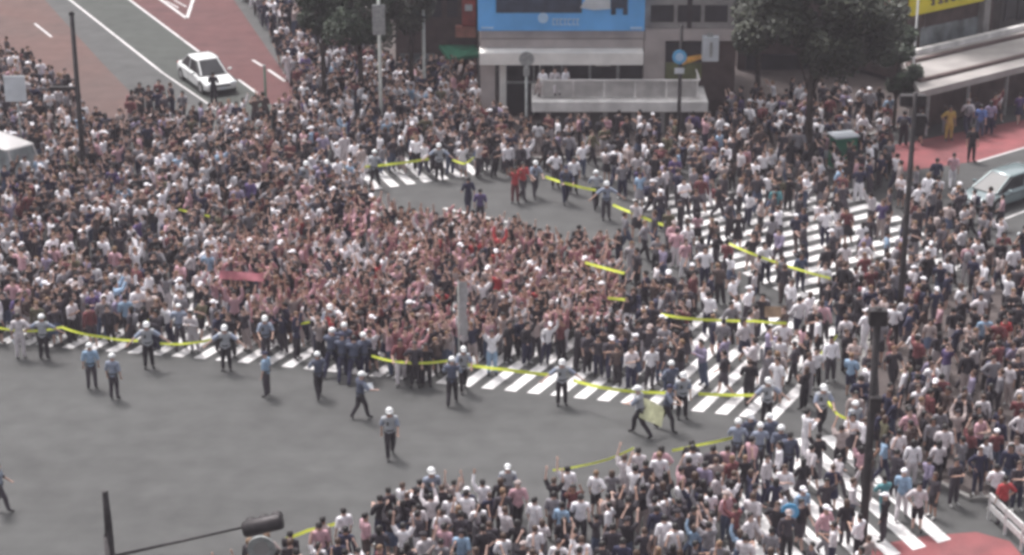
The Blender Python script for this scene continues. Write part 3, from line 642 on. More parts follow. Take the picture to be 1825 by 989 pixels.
a, b = P(-40, 262), P(60, 300); hd3 = math.atan2(b.y-a.y, b.x-a.x)
vehicle('parked_van', tuple(P(8, 322)), hd3, 4.4, 1.8, 2.0, M['van'], 'pale boxy van hemmed in by the crowd at the left edge', 'van', M['glass_grey'])

# ------------------------------------------------------------------ people: skeletons grown into bodies
def V(*a): return Vector(a)
POSES = {}
def arm(sd_, el, wr, hd=None):
    sh = V(sd_*.185, 0, 1.405); el = V(*el); wr = V(*wr); return sh, el, wr, (V(*hd) if hd else wr+(wr-el).normalized()*.09)
def pose(name, L, Rr, legs='stand', lean=0.0, turn=0.0):
    POSES[name] = (L, Rr, legs, lean, turn)
pose('stand', arm(-1, (-.25, .02, 1.14), (-.26, -.05, .90)), arm(1, (.25, .02, 1.14), (.26, -.05, .90)))
pose('walk', arm(-1, (-.24, .12, 1.15), (-.25, .10, .92)), arm(1, (.24, -.10, 1.15), (.22, -.28, 1.02)), 'walk')
pose('cheer', arm(-1, (-.30, -.05, 1.63), (-.26, -.08, 1.90)), arm(1, (.31, -.05, 1.62), (.30, -.09, 1.89)))
pose('cheer_forward', arm(-1, (-.24, -.22, 1.50), (-.20, -.34, 1.74)), arm(1, (.26, -.18, 1.55), (.18, -.30, 1.80)))
pose('one_up', arm(-1, (-.25, .0, 1.14), (-.20, -.18, 1.0)), arm(1, (.29, -.08, 1.62), (.25, -.16, 1.88)))
pose('phone', arm(-1, (-.25, -.06, 1.15), (-.10, -.30, 1.26)), arm(1, (.25, -.06, 1.15), (.08, -.30, 1.28)))
pose('hip', arm(-1, (-.38, .04, 1.20), (-.20, -.04, 1.02)), arm(1, (.25, .03, 1.14), (.26, -.04, .90)))
pose('hold_sides', arm(-1, (-.42, -.06, 1.24), (-.62, -.12, 1.08)), arm(1, (.42, -.06, 1.24), (.62, -.12, 1.08)))
pose('hold_front', arm(-1, (-.28, -.16, 1.18), (-.24, -.42, 1.10)), arm(1, (.28, -.16, 1.18), (.24, -.42, 1.10)), 'walk', .10)
pose('push', arm(-1, (-.27, -.24, 1.30), (-.24, -.50, 1.32)), arm(1, (.27, -.24, 1.28), (.24, -.50, 1.30)), 'brace', .22)
pose('wide_walk', arm(-1, (-.26, -.16, 1.20), (-.14, -.36, 1.10)), arm(1, (.26, -.16, 1.20), (.10, -.38, 1.12)), 'brace', .12)
pose('sit', arm(-1, (-.25, -.02, 1.14), (-.18, -.24, .98)), arm(1, (.25, -.02, 1.14), (.18, -.24, .98)), 'sit')
LEGS = {'stand': (((-.11, 0, .50), (-.12, .02, .09), (-.15, -.14, .035)), ((.11, -.01, .50), (.13, .02, .09), (.16, -.14, .035))),
        'walk': (((-.10, -.16, .52), (-.10, -.24, .10), (-.11, -.40, .04)), ((.10, .05, .49), (.10, .30, .13), (.11, .22, .035))),
        'brace': (((-.13, -.22, .52), (-.16, -.26, .09), (-.18, -.42, .035)), ((.13, .14, .50), (.16, .42, .11), (.17, .30, .035))),
        'sit': (((-.11, -.44, .90), (-.12, -.47, .50), (-.12, -.62, .44)), ((.11, -.44, .90), (.12, -.47, .50), (.12, -.62, .44)))}
TOPR, BOTR, SKIN, SHOE, HEAD = 1, 2, 0, 3, 5
def grow(pname, fingers, levels):
    (L, Rr, legs, lean, turn) = POSES[pname]
    verts = []; rads = []; edges = []
    def add(v, r, par=None):
        verts.append(Vector(v)); rads.append(r)
        if par is not None: edges.append((par, len(verts)-1))
        return len(verts)-1
    def ln(p):
        p = Vector(p); k = max(0, p.z-.9); return Vector((p.x, p.y-lean*k, p.z-.3*lean*lean*k))
    pel = add((0, 0, .93), .125); wa = add(ln((0, 0, 1.08)), .118, pel); ch = add(ln((0, 0, 1.26)), .135, wa); ub = add(ln((0, .01, 1.39)), .115, ch)
    nk = add(ln((0, 0, 1.49)), .055, ub); h1 = add(ln((0, -.015, 1.575)), .082, nk); h2 = add(ln((0, -.008, 1.655)), .088, h1); h3 = add(ln((0, 0, 1.705)), .06, h2)
    segs = [(pel, wa, 'T'), (wa, ch, 'T'), (ch, ub, 'T'), (ub, nk, 'N'), (nk, h1, 'H'), (h1, h2, 'H'), (h2, h3, 'H')]
    hands = []
    for s_, A_ in ((-1, L), (1, Rr)):
        sh = add(ln(A_[0]), .062, ub); el = add(ln(A_[1]), .042, sh); wr = add(ln(A_[2]), .028, el); pm = add(ln(A_[3]), .034, wr)
        segs += [(ub, sh, 'T'), (sh, el, 'U'), (el, wr, 'F'), (wr, pm, 'P')]; hands.append(pm)
        if fingers:
            d = (verts[pm]-verts[wr]).normalized(); side = Vector((1, 0, 0)); side = (side-d*side.dot(d)).normalized(); bend = d.cross(side)
            if bend.y > 0: bend = -bend
            for j, (off, ln_) in enumerate(((-.027, .060), (-.009, .070), (.009, .066), (.026, .050))):
                b_ = add(verts[pm]+d*.035+side*off*1.15, .0095, pm); t1 = add(verts[b_]+d*ln_*.5+bend*.006, .0085, b_); t2 = add(verts[t1]+d*ln_*.42+bend*.018, .007, t1)
                segs += [(pm, b_, 'P'), (b_, t1, 'P'), (t1, t2, 'P')]
            b_ = add(verts[pm]-side*s_*.038+d*.002, .012, pm); t1 = add(verts[b_]-side*s_*.022+d*.032+bend*.01, .009, b_); segs += [(pm, b_, 'P'), (b_, t1, 'P')]
        hp = add((s_*.095, 0, .875), .098, pel); kn, an, to = LEGS[legs][0 if s_ < 0 else 1]
        k_ = add(kn, .062, hp); cf = add(Vector(kn).lerp(Vector(an), .35)+Vector((0, .012, 0)), .056, k_); a_ = add(an, .040, cf); t_ = add(to, .036, a_)
        segs += [(pel, hp, 'B'), (hp, k_, 'B'), (k_, cf, 'C'), (cf, a_, 'C'), (a_, t_, 'S')]
    me = bpy.data.meshes.new('sk'); bm = bmesh.new(); sl = bm.verts.layers.skin.verify()
    bv = [bm.verts.new(v) for v in verts]
    for i, v in enumerate(bv):
        v[sl].radius = (rads[i], rads[i]); v[sl].use_root = (i == 0)
    for a_, b_ in edges: bm.edges.new((bv[a_], bv[b_]))
    bm.to_mesh(me); bm.free()
    ob = bpy.data.objects.new('sk', me); C.objects.link(ob)
    md = ob.modifiers.new('s', 'SKIN'); md.branch_smoothing = .6; md.use_smooth_shade = True
    ss = ob.modifiers.new('u', 'SUBSURF'); ss.levels = ss.render_levels = levels
    dg = bpy.context.evaluated_depsgraph_get(); dg.update(); ev = ob.evaluated_get(dg); m2 = bpy.data.meshes.new_from_object(ev)
    nv = len(m2.vertices); co = np.empty(nv*3); m2.vertices.foreach_get('co', co); co = co.reshape(-1, 3)
    no = np.empty(nv*3); m2.vertices.foreach_get('normal', no); no = no.reshape(-1, 3)
    faces = [tuple(p.vertices) for p in m2.polygons]
    bpy.data.objects.remove(ob); bpy.data.meshes.remove(me); bpy.data.meshes.remove(m2)
    # nearest bone per vertex
    best = np.full(nv, 1e9); lab = np.array(['T']*nv, dtype=object)
    for a_, b_, t in segs:
        A0 = np.array(verts[a_]); B0 = np.array(verts[b_]); AB = B0-A0; tt = np.clip(((co-A0)@AB)/max(1e-9, AB@AB), 0, 1)
        dd = np.linalg.norm(co-(A0+tt[:, None]*AB), axis=1)-(rads[a_]+(rads[b_]-rads[a_])*tt)
        m_ = dd < best; best[m_] = dd[m_]; lab[m_] = t
    # widen the trunk, deepen the skull, add a nose and chin
    tw = (lab == 'T'); co[tw, 0] *= 1.16; co[tw, 1] *= .92
    hc = np.array(verts[h2]); hd_ = (lab == 'H'); rel = co-hc
    co[hd_, 0] = hc[0]+rel[hd_, 0]*.90; co[hd_, 1] = hc[1]+rel[hd_, 1]*1.08
    nose = hd_ & (np.abs(rel[:, 0]) < .022) & (np.abs(rel[:, 2]+.035) < .03) & (rel[:, 1] < 0); co[nose, 1] -= .016
    return dict(co=co, no=no, faces=faces, lab=lab, head=hc, hands=[verts[h] for h in hands], pelvis=verts[pel])
def face_labels(bd):
    out = []
    for f in bd['faces']:
        ls = [bd['lab'][i] for i in f]; out.append(max(set(ls), key=ls.count))
    return out
def mesh_np(name, co, faces, mats, smooth=True, midx=None):
    me = bpy.data.meshes.new(name); me.from_pydata([tuple(c) for c in co], [], faces)
    for m in mats: me.materials.append(m)
    me.polygons.foreach_set('use_smooth', [smooth]*len(faces))
    if midx is not None: me.polygons.foreach_set('material_index', midx)
    me.update(); return me
def shell(name, bd, fl, keep, off, extra=None):
    fs = [f for f, l in zip(bd['faces'], fl) if l in keep]; used = sorted({i for f in fs for i in f}); mp = {u: i for i, u in enumerate(used)}
    co = bd['co'][used]+bd['no'][used]*off
    if extra is not None: co = extra(co)
    return mesh_np(name, co, [tuple(mp[i] for i in f) for f in fs], [M['trim']])
def ellipsoid(c, r, nu=16, nv=10, zmin=-1.0, fn=None):
    vs = []; fs = []
    for j in range(nv+1):
        ph = math.pi/2-(math.pi/2-math.asin(max(-1, zmin)))*j/nv
        for i in range(nu):
            a = 2*math.pi*i/nu; p = [r[0]*math.cos(ph)*math.cos(a), r[1]*math.cos(ph)*math.sin(a), r[2]*math.sin(ph)]
            if fn: p = fn(p)
            vs.append((c[0]+p[0], c[1]+p[1], c[2]+p[2]))
    for j in range(nv):
        for i in range(nu): fs.append((j*nu+i, (j+1)*nu+i, (j+1)*nu+(i+1) % nu, j*nu+(i+1) % nu))
    fs.append(tuple(range(nu))); fs.append(tuple(range(nv*nu, (nv+1)*nu))[::-1])
    return vs, fs
def hair_mesh(kind, c, nu=16, nv=10):
    x, y, z = c
    if kind == 'short':
        def fn(p):
            if p[1] < -.02 and p[2] < .035: p[1] = max(p[1], -.075+max(0, .035-p[2])*1.2)
            return p
        return ellipsoid((x, y+.012, z+.012), (.098, .112, .112), nu, nv, -.62, fn)
    if kind == 'long':
        def fn(p):
            if p[1] < 0 and p[2] < .03: p[1] = max(p[1], -.05+max(0, .03-p[2])*.9)
            if p[2] < 0: p[2] *= 2.4; p[0] *= 1.05
            return p
        return ellipsoid((x, y+.018, z+.012), (.108, .118, .115), nu, nv, -.95, fn)
    if kind == 'helmet':
        vs, fs = ellipsoid((x, y+.005, z+.02), (.122, .143, .130), nu, nv, -.18)
        v2, f2 = ellipsoid((x, y-.06, z+.0), (.12, .14, .03), 14, 4, -.9); k = len(vs); return vs+v2, fs+[tuple(i+k for i in f) for f in f2]
    vs, fs = ellipsoid((x, y+.005, z+.025), (.110, .122, .10), nu, nv, -.1)
    v2, f2 = ellipsoid((x, y-.11, z+.02), (.085, .10, .014), 12, 4, -.9); k = len(vs); return vs+v2, fs+[tuple(i+k for i in f) for f in f2]
BODY = {}
eye_m = mat('eye', (.02, .015, .012), .3); lip_m = mat('lip', (.28, .09, .08), .5)
for pn in POSES:
    bd = grow(pn, True, 2); fl = face_labels(bd); hc = bd['head']; mi = []
    cen = np.array([bd['co'][list(f)].mean(axis=0) for f in bd['faces']])-hc
    ey = []
    for sx in (-1, 1):
        t = np.array([sx*.032, -.088, -.012]); dd = np.linalg.norm(cen-t, axis=1); ey += list(np.argsort(dd)[:2])
    t = np.array([0, -.085, -.075]); lp = list(np.argsort(np.linalg.norm(cen-t, axis=1))[:2])
    mi = [1 if i in ey else 2 if i in lp else 0 for i in range(len(cen))]
    K = {'body': mesh_np('person_body', bd['co'], bd['faces'], [M['trim'], eye_m, lip_m], True, mi)}
    def flare(co):
        return co
    K['tee'] = shell('shirt', bd, fl, ('T', 'U'), .030); K['long'] = shell('shirt', bd, fl, ('T', 'U', 'F'), .024)
    K['trousers'] = shell('trousers', bd, fl, ('B', 'C'), .022); K['shorts'] = shell('shorts', bd, fl, ('B',), .030); 
    for sn, sg_ in (('shoe_a', -1), ('shoe_b', 1)):
        fl2 = [l if l != 'S' or np.sign(bd['co'][list(f), 0].mean()) == sg_ else 'x' for f, l in zip(bd['faces'], fl)]; K[sn] = shell('shoe', bd, fl2, ('S',), .008)
    vs = []; fs = []; n_ = 20
    lg = LEGS[POSES[pn][2]]; ky = (lg[0][0][1]+lg[1][0][1])/2; spread = abs(lg[0][0][1]-lg[1][0][1])*.5+.10
    for (z, rx, ry_, yc) in ((1.04, .165, .135, 0), (.95, .19, .16, 0), (.78, .225, .20, ky*.4), (.56, .26, max(.22, spread+.06), ky*.8)):
        for k in range(n_):
            a_ = 2*math.pi*k/n_; wv = 1+(.05*math.cos(a_*7) if z < .9 else 0); vs.append((rx*wv*math.cos(a_), yc+ry_*wv*math.sin(a_), z))
    for j in range(3):
        for k in range(n_): fs.append((j*n_+k, j*n_+(k+1) % n_, (j+1)*n_+(k+1) % n_, (j+1)*n_+k))
    K['skirt'] = mesh_np('skirt', vs, fs, [M['trim']])
    for hk in ('short', 'long', 'helmet', 'cap'): v_, f_ = hair_mesh(hk, hc); K['h_'+hk] = mesh_np(hk, v_, f_, [M['trim']])
    # a police traffic vest: torso shell further out
    K['vest'] = shell('vest', bd, fl, ('T',), .042)
    bm_ = MB(); pv_ = bd['pelvis']; rr0 = [(.175*math.cos(2*math.pi*k/16), .150*math.sin(2*math.pi*k/16)) for k in range(16)]
    bm_.add([(x_, y_, z_) for z_ in (1.0, 1.055) for x_, y_ in rr0], [(k, (k+1) % 16, (k+1) % 16+16, k+16) for k in range(16)]); bm_.box((.17, .02, .98), (.05, .08, .14)); bm_.box((-.16, .05, .97), (.05, .1, .12))
    K['belt'] = mesh_np('belt', bm_.v, bm_.f, [M['trim']], False)
    bm_ = MB(); bm_.box((-.09, -.185, 1.30), (.07, .05, .12)); K['radio'] = mesh_np('radio', bm_.v, bm_.f, [M['trim']], False)
    BODY[pn] = K

PAL = {'black': (.026, .021, .027), 'charcoal': (.06, .050, .062), 'navy': (.028, .028, .060), 'white': (.80, .77, .81), 'off white': (.60, .55, .575), 'grey': (.22, .205, .225),
       'dark red': (.15, .045, .05), 'rose': (.36, .17, .19), 'red': (.42, .055, .060), 'pink': (.52, .31, .35), 'beige': (.38, .31, .30), 'lavender': (.27, .23, .33), 'blue': (.10, .16, .38), 'light blue': (.27, .38, .52),
       'brown': (.09, .062, .058), 'olive': (.11, .10, .06), 'teal': (.09, .25, .28), 'purple': (.09, .06, .16), 'yellow': (.55, .42, .12), 'denim blue': (.07, .09, .15), 'mustard': (.42, .28, .08)}
CL = {k: mat('cloth_'+k.replace(' ', '_'), v, .85, .18, 9, bump=.35) for k, v in PAL.items()}
SK = [mat('skin_%s' % n_, c_, .55) for n_, c_ in (('fair', (.54, .36, .30)), ('medium', (.45, .28, .22)), ('tan', (.34, .20, .15)))]
HC = {'black': mat('hair_black', (.015, .012, .012), .5), 'brown': mat('hair_brown', (.07, .04, .028), .5), 'light brown': mat('hair_light_brown', (.20, .12, .07), .5)}
HELM = mat('helmet_white', (.72, .72, .73), .3); SHOEM = mat('shoe_dark', (.03, .028, .03), .6); SHOEW = mat('shoe_white', (.5, .49, .48), .6)
POL_SHIRT = mat('police_shirt', (.25, .28, .36), .8, .12, 8, bump=.3); POL_VEST = mat('police_vest', (.075, .085, .13), .7, .2, 6)
CHECK_GREY = mat('police_vest_pale', (.36, .37, .40), .6, .15, 6)

def mesh_slots(o, m, idx=0):
    o.material_slots[idx].link = 'OBJECT'; o.material_slots[idx].material = m
def person(pn, loc, rz, h, top, topk, bot, botk, hair, hairc, skin, shoes=None, vest=None, name='person', tilt=0, belt=False):
    K = BODY[pn]; s_ = h/1.76
    o = bpy.data.objects.new(name, K['body']); C.objects.link(o); o.location = loc; o.rotation_euler = (tilt, 0, rz); o.scale = (s_*rnd.uniform(.95, 1.1), s_*rnd.uniform(.95, 1.08), s_)
    mesh_slots(o, skin)
    def ch(k, nm, m):
        c = bpy.data.objects.new(nm, K[k]); C.objects.link(c); c.parent = o; mesh_slots(c, m); return c
    ch(topk, 'shirt', top); ch(botk, botk, bot); ch('shoe_a', 'shoe', shoes or SHOEM); ch('shoe_b', 'shoe', shoes or SHOEM)
    ch('h_'+hair, {'short': 'hair', 'long': 'hair'}.get(hair, hair), hairc)
    if vest: ch('vest', 'vest', vest)
    if belt: ch('belt', 'belt', M['trim']); ch('radio', 'radio', M['trim'])
    return o

# ------------------------------------------------------------------ police officers: (feet x, feet y, turn, pose, label)
occupied = []
OFF = [
 (80, 640, 175, 'hold_sides', 'helmet', 1, 'officer in white helmet holding the yellow tape, nearest the left edge'),
 (165, 692, 190, 'stand', 'helmet', 0, 'officer in bright blue shirt, left of a pair on open asphalt'),
 (205, 711, 170, 'stand', 'helmet', 0, 'officer in grey blue shirt, right of a pair on open asphalt'),
 (266, 656, 15, 'hold_sides', 'helmet', 1, 'officer in white helmet holding the tape, right behind the pair'),
 (404, 660, 0, 'hold_sides', 'helmet', 1, 'officer with arms spread along the tape at the left stripes'),
 (476, 706, 250, 'stand', 'cap', 0, 'officer in dark cap and pale shirt, side on below the brightest left stripes'),
 (569, 709, 200, 'hold_front', 'helmet', 2, 'officer in dark vest and white helmet beside the huddle of navy uniforms'),
 (643, 746, 120, 'hold_front', 'helmet', 2, 'officer in white helmet holding a white sheet on the open asphalt'),
 (696, 815, 10, 'walk', 'helmet', 1, 'lone officer in white helmet walking in the middle of the open asphalt'),
 (806, 721, 175, 'hold_front', 'helmet', 2, 'officer with dark vest gripping the tape end left of the middle stripes'),
 (826, 697, 10, 'hold_front', 'helmet', 1, 'officer in pale shirt facing out just behind the one gripping the tape end'),
 (1001, 722, 5, 'hold_sides', 'helmet', 1, 'officer with arms out along the bright yellow tape over the middle stripes'),
 (1140, 776, 250, 'wide_walk', 'helmet', 1, 'officer striding with a pale sheet, left one of a struggling pair'),
 (1187, 767, 80, 'wide_walk', 'cap', 2, 'officer in dark cap tugging a pale sheet, right one of a struggling pair'),
 (1215, 746, 10, 'stand', 'helmet', 1, 'officer in white helmet facing out behind the struggling pair'),
 (1196, 726, 200, 'hold_front', 'helmet', 2, 'officer reaching over the tape just behind the struggling pair'),
 (1365, 760, 10, 'hold_sides', 'helmet', 1, 'officer with arms out between the two longest white stripes'),
 (3, 912, 100, 'walk', 'short', 0, 'officer leaning into the picture at the left edge of the open asphalt'),
 (592, 668, 170, 'push', 'helmet', 3, 'navy uniformed officer pushing the red crowd, leftmost in the huddle'),
 (612, 676, 185, 'push', 'cap', 3, 'navy uniformed officer in a cap pushing the red crowd, second in the huddle'),
 (632, 680, 180, 'push', 'short', 3, 'bareheaded navy uniformed officer pushing the crowd, third in the huddle'),
 (650, 676, 190, 'hold_front', 'helmet', 3, 'navy uniformed officer in white helmet, rightmost in the huddle'),
 (618, 660, 200, 'push', 'helmet', 3, 'navy officer half hidden inside the huddle by the red crowd'),
 (783, 321, 0, 'hold_sides', 'helmet', 1, 'officer in white helmet at the right end of the far straight yellow tape'),
 (953, 352, 20, 'hold_front', 'helmet', 0, 'officer in teal grey shirt at the far tape, behind the red blur'),
 (1008, 362, 10, 'hold_front', 'cap', 3, 'dark dressed officer behind the far slanting tape'),
 (1080, 392, 10, 'hold_sides', 'helmet', 0, 'officer in pale blue shirt holding the far slanting tape'),
 (1062, 372, 190, 'hold_front', 'helmet', 1, 'officer in white cap just behind the far slanting tape'),
 (668, 335, 160, 'hold_front', 'helmet', 1, 'officer at the left end of the far straight yellow tape'),
 (548, 355, 10, 'stand', 'helmet', 1, 'helmeted officer inside the upper left crowd, right one of two'),
 (584, 352, 20, 'stand', 'helmet', 2, 'helmeted officer between two groups left of the far tape'),
 (475, 640, 10, 'hold_front', 'helmet', 0, 'officer in light blue shirt and white helmet inside the crowd above the left stripes'),
 (322, 622, 180, 'hold_front', 'cap', 0, 'officer with pale cap inside the crowd above the left tape'),
 (590, 622, 10, 'hold_front', 'helmet', 1, 'officer in round white helmet inside the crowd above the navy huddle'),
 (1312, 838, 170, 'hold_front', 'helmet', 0, 'officer in pale blue shirt, leftmost of the lower right cluster'),
 (1334, 822, 20, 'hold_sides', 'helmet', 3, 'officer in navy with arms out, top left of the lower right cluster'),
 (1352, 842, 180, 'hold_front', 'helmet', 0, 'officer in pale blue shirt, middle of the lower right cluster'),
 (1372, 828, 200, 'push', 'helmet', 3, 'navy officer leaning forward in the lower right cluster'),
 (1388, 846, 160, 'stand', 'helmet', 2, 'officer in dark vest at the right of the lower right cluster'),
 (1404, 858, 175, 'walk', 'short', 3, 'bareheaded man in navy uniform stepping onto the near crossing'),
 (770, 925, 20, 'stand', 'helmet', 0, 'officer in pale blue shirt behind the front edge of the bottom crowd'),
 (905, 915, 0, 'stand', 'cap', 1, 'officer in white cap and pale shirt above the middle of the bottom crowd'),
 (1520, 800, 200, 'stand', 'helmet', 1, 'helmeted officer beside the thick dark pole'),
 (1462, 770, 10, 'hold_front', 'helmet', 1, 'officer in white helmet right of the longest stripe'),
]
N_IND = 0
OFFPOS = {}
for (x, y, t, pn, hd_, kind, lab) in OFF:
    p = G(x, y); occupied.append((p.x, p.y)); h = rnd.uniform(1.72, 1.82)
    if kind == 0: top, vest, bot = POL_SHIRT if 'bright' not in lab else CL['light blue'], None, CL['charcoal']
    elif kind == 1: top, vest, bot = POL_SHIRT, CHECK_GREY, CL['black']
    elif kind == 2: top, vest, bot = POL_SHIRT, POL_VEST, CL['black']
    else: top, vest, bot = CL['navy'], POL_VEST, CL['navy']
    hm = HELM if (hd_ == 'helmet' or 'white cap' in lab or 'pale cap' in lab) else CL['navy'] if hd_ == 'cap' else HC['black']
    o = person(pn, tuple(p), R(t), h, top, 'long' if kind == 3 else 'tee', bot, 'trousers', hd_, hm, SK[rnd.randrange(2)], vest=vest, belt=True)
    tag(o, lab, 'person', 'police officers at the cordon'); N_IND += 1; OFFPOS[(x, y)] = o

# ------------------------------------------------------------------ people one can pick out in the crowd
SPEC = [
 (918, 362, 0, 'cheer_forward', 'red', 'dark red', 'short', 'person all in red inside the open ring below the terrace'),
 (932, 356, 40, 'walk', 'red', 'charcoal', 'short', 'person in red top close behind the one all in red in the ring'),
 (835, 382, 200, 'walk', 'navy', 'navy', 'short', 'dark dressed person crossing the open ring by the white line'),
 (856, 400, 180, 'stand', 'purple', 'charcoal', 'short', 'person in purple top standing on the white line'),
 (990, 335, 10, 'hip', 'white', 'charcoal', 'short', 'person in bright white top behind the far slanting tape'),
 (1022, 345, 10, 'stand', 'white', 'black', 'short', 'person in white top next to the far tape, smaller of two'),
 (1100, 300, 180, 'stand', 'black', 'black', 'short', 'person in black seen from behind below the terrace'),
 (1031, 470, 180, 'stand', 'black', 'black', 'short', 'person in black at the edge of the open ring above the red crowd'),
 (846, 500, 0, 'cheer', 'red', 'charcoal', 'short', 'person in red shirt with raised arms, left of two bright ones in the crowd'),
 (884, 512, 0, 'cheer_forward', 'red', 'charcoal', 'cap', 'person in red shirt and cap, right of two bright ones in the crowd'),
 (252, 205, 0, 'stand', 'black', 'black', 'short', 'person in black on the grey road, leftmost of the group beside the white sedan'),
 (268, 212, 10, 'phone', 'charcoal', 'black', 'short', 'person in charcoal on the grey road beside the white sedan'),
 (284, 218, 180, 'walk', 'navy', 'black', 'short', 'person in navy on the grey road left of the white sedan'),
 (382, 185, 170, 'phone', 'black', 'black', 'short', 'dark dressed person right in front of the white sedan'),
 (1666, 345, 180, 'stand', 'navy', 'black', 'short', 'dark dressed person by the silver car, left one of a couple'),
 (1696, 335, 170, 'walk', 'pink', 'white', 'short', 'person in pink top and white bottoms by the silver car'),
 (1730, 288, 0, 'stand', 'black', 'black', 'short', 'person in black standing on the bright red lane'),
 (1690, 250, 10, 'hip', 'mustard', 'mustard', 'short', 'person in mustard yellow clothes on the far side of the red lane'),
 (1745, 246, 160, 'walk', 'blue', 'denim blue', 'short', 'person in blue beside the far edge of the red lane'),
 (1762, 240, 180, 'stand', 'lavender', 'navy', 'long', 'person in lavender beside the one in blue at the red lane'),
 (1785, 935, 190, 'hip', 'red', 'charcoal', 'short', 'person in bright red orange top at the white guard rail'),
 (1785, 640, 10, 'stand', 'red', 'dark red', 'short', 'person in red top and dark red bottoms on the paved corner at the right'),
 (1750, 640, 180, 'stand', 'light blue', 'denim blue', 'short', 'person in light blue shirt next to the one in red on the paved corner'),
 (1425, 520, 10, 'stand', 'denim blue', 'navy', 'short', 'person in dark blue alone on the diagonal crossing'),
 (1380, 400, 180, 'walk', 'teal', 'denim blue', 'short', 'person in teal at the upper edge of the diagonal crossing'),
 (1573, 935, 200, 'wide_walk', 'teal', 'teal', 'short', 'person in teal bending forward at the foot of the thick pole'),
 (1605, 925, 160, 'walk', 'light blue', 'off white', 'cap', 'person in light blue top and pale trousers right of the thick pole'),
 (1230, 870, 170, 'stand', 'black', 'black', 'short', 'person all in black standing apart at the lower tape'),
 (1020, 950, 10, 'cheer_forward', 'dark red', 'black', 'long', 'person in dark red top at the middle of the bottom crowd'),
 (38, 638, 190, 'hip', 'off white', 'off white', 'short', 'person in pale clothes against the tape at the left edge'),
 (930, 612, 0, 'cheer', 'white', 'grey', 'short', 'person in white shirt with both arms raised above the middle tape'),
 (877, 668, 0, 'cheer', 'white', 'light blue', 'short', 'person in white shirt waving directly behind the bright middle tape'),
 (760, 688, 0, 'stand', 'black', 'black', 'short', 'person in black behind the sagging tape, beside the banner'),
 (740, 690, 0, 'hip', 'charcoal', 'black', 'short', 'person in charcoal top behind the sagging tape'),
 (715, 684, 0, 'hold_front', 'dark red', 'off white', 'short', 'person in dark red shirt and pale trousers behind the sagging tape'),
]
for (x, y, t, pn, tc_, bc, hk, lab) in SPEC:
    p = G(x, y); occupied.append((p.x, p.y))
    o = person(pn, tuple(p), R(t), rnd.uniform(1.64, 1.80), CL[tc_], 'tee', CL[bc], 'trousers', hk, HC['black'] if hk != 'cap' else CL['white'], SK[rnd.randrange(3)])
    tag(o, lab, 'person'); N_IND += 1
for k, (dx, tc_, lab) in enumerate(((.55, 'white', 'person in white sitting on the terrace planter, left of three'), (1.12, 'off white', 'person in off white with long hair sitting on the terrace planter, middle of three'), (1.65, 'white', 'person in white with brown hair sitting on the terrace planter, right of three'))):
    o = person('sit', (xl+dx, YK+.85+.07*k, tz1+.6-.80), R((-35, 15, 50)[k]), 1.66, CL[tc_], 'tee', CL['off white' if k else 'beige'], 'trousers', 'long' if k == 1 else 'short', HC['brown' if k == 2 else 'black'], SK[0])
    tag(o, lab, 'person'); N_IND += 1

# ------------------------------------------------------------------ the crowd
PAL_MIX = [('black', 25), ('charcoal', 15), ('navy', 9), ('white', 18), ('off white', 8), ('grey', 9), ('brown', 6), ('beige', 4), ('dark red', 5), ('lavender', 3), ('pink', 3), ('olive', 2), ('purple', 2), ('light blue', 2)]
PAL_RED = [('dark red', 9), ('rose', 17), ('red', 2), ('pink', 19), ('black', 14), ('charcoal', 8), ('brown', 7), ('white', 10), ('off white', 10), ('navy', 5), ('beige', 10), ('grey', 3)]
PAL_LIGHT = [('white', 25), ('off white', 15), ('black', 22), ('charcoal', 13), ('beige', 6), ('pink', 6), ('grey', 7), ('navy', 5), ('lavender', 3), ('light blue', 2), ('dark red', 2), ('brown', 3)]
PAL_DARK = [('black', 30), ('charcoal', 18), ('navy', 10), ('white', 10), ('off white', 5), ('grey', 8), ('brown', 8), ('dark red', 6), ('pink', 3), ('purple', 3)]
BOTS = [('black', 36), ('charcoal', 18), ('navy', 14), ('denim blue', 12), ('grey', 7), ('beige', 5), ('white', 5), ('brown', 5), ('off white', 3)]
def pick(pal, r):
    t = r.random()*sum(w_ for _, w_ in pal)
    for n_, w_ in pal:
        t -= w_
        if t <= 0: return n_
    return pal[-1][0]
POSE_CROWD = [('stand', 30), ('phone', 22), ('one_up', 14), ('hip', 10), ('walk', 8), ('cheer', 6), ('cheer_forward', 10)]
POSE_RAISE = [('cheer', 38), ('cheer_forward', 36), ('one_up', 18), ('phone', 4), ('stand', 4)]
POSE_WALK = [('walk', 36), ('stand', 26), ('phone', 18), ('hip', 8), ('one_up', 10), ('cheer_forward', 2)]
NOGO = [[(1440, 720), (1495, 670), (1525, 740), (1505, 845), (1430, 800)], [(640, 350), (850, 322), (960, 318), (1045, 345), (1150, 405), (1110, 450), (1085, 480), (1010, 476), (915, 455), (800, 442), (730, 432), (670, 418), (640, 385)]]
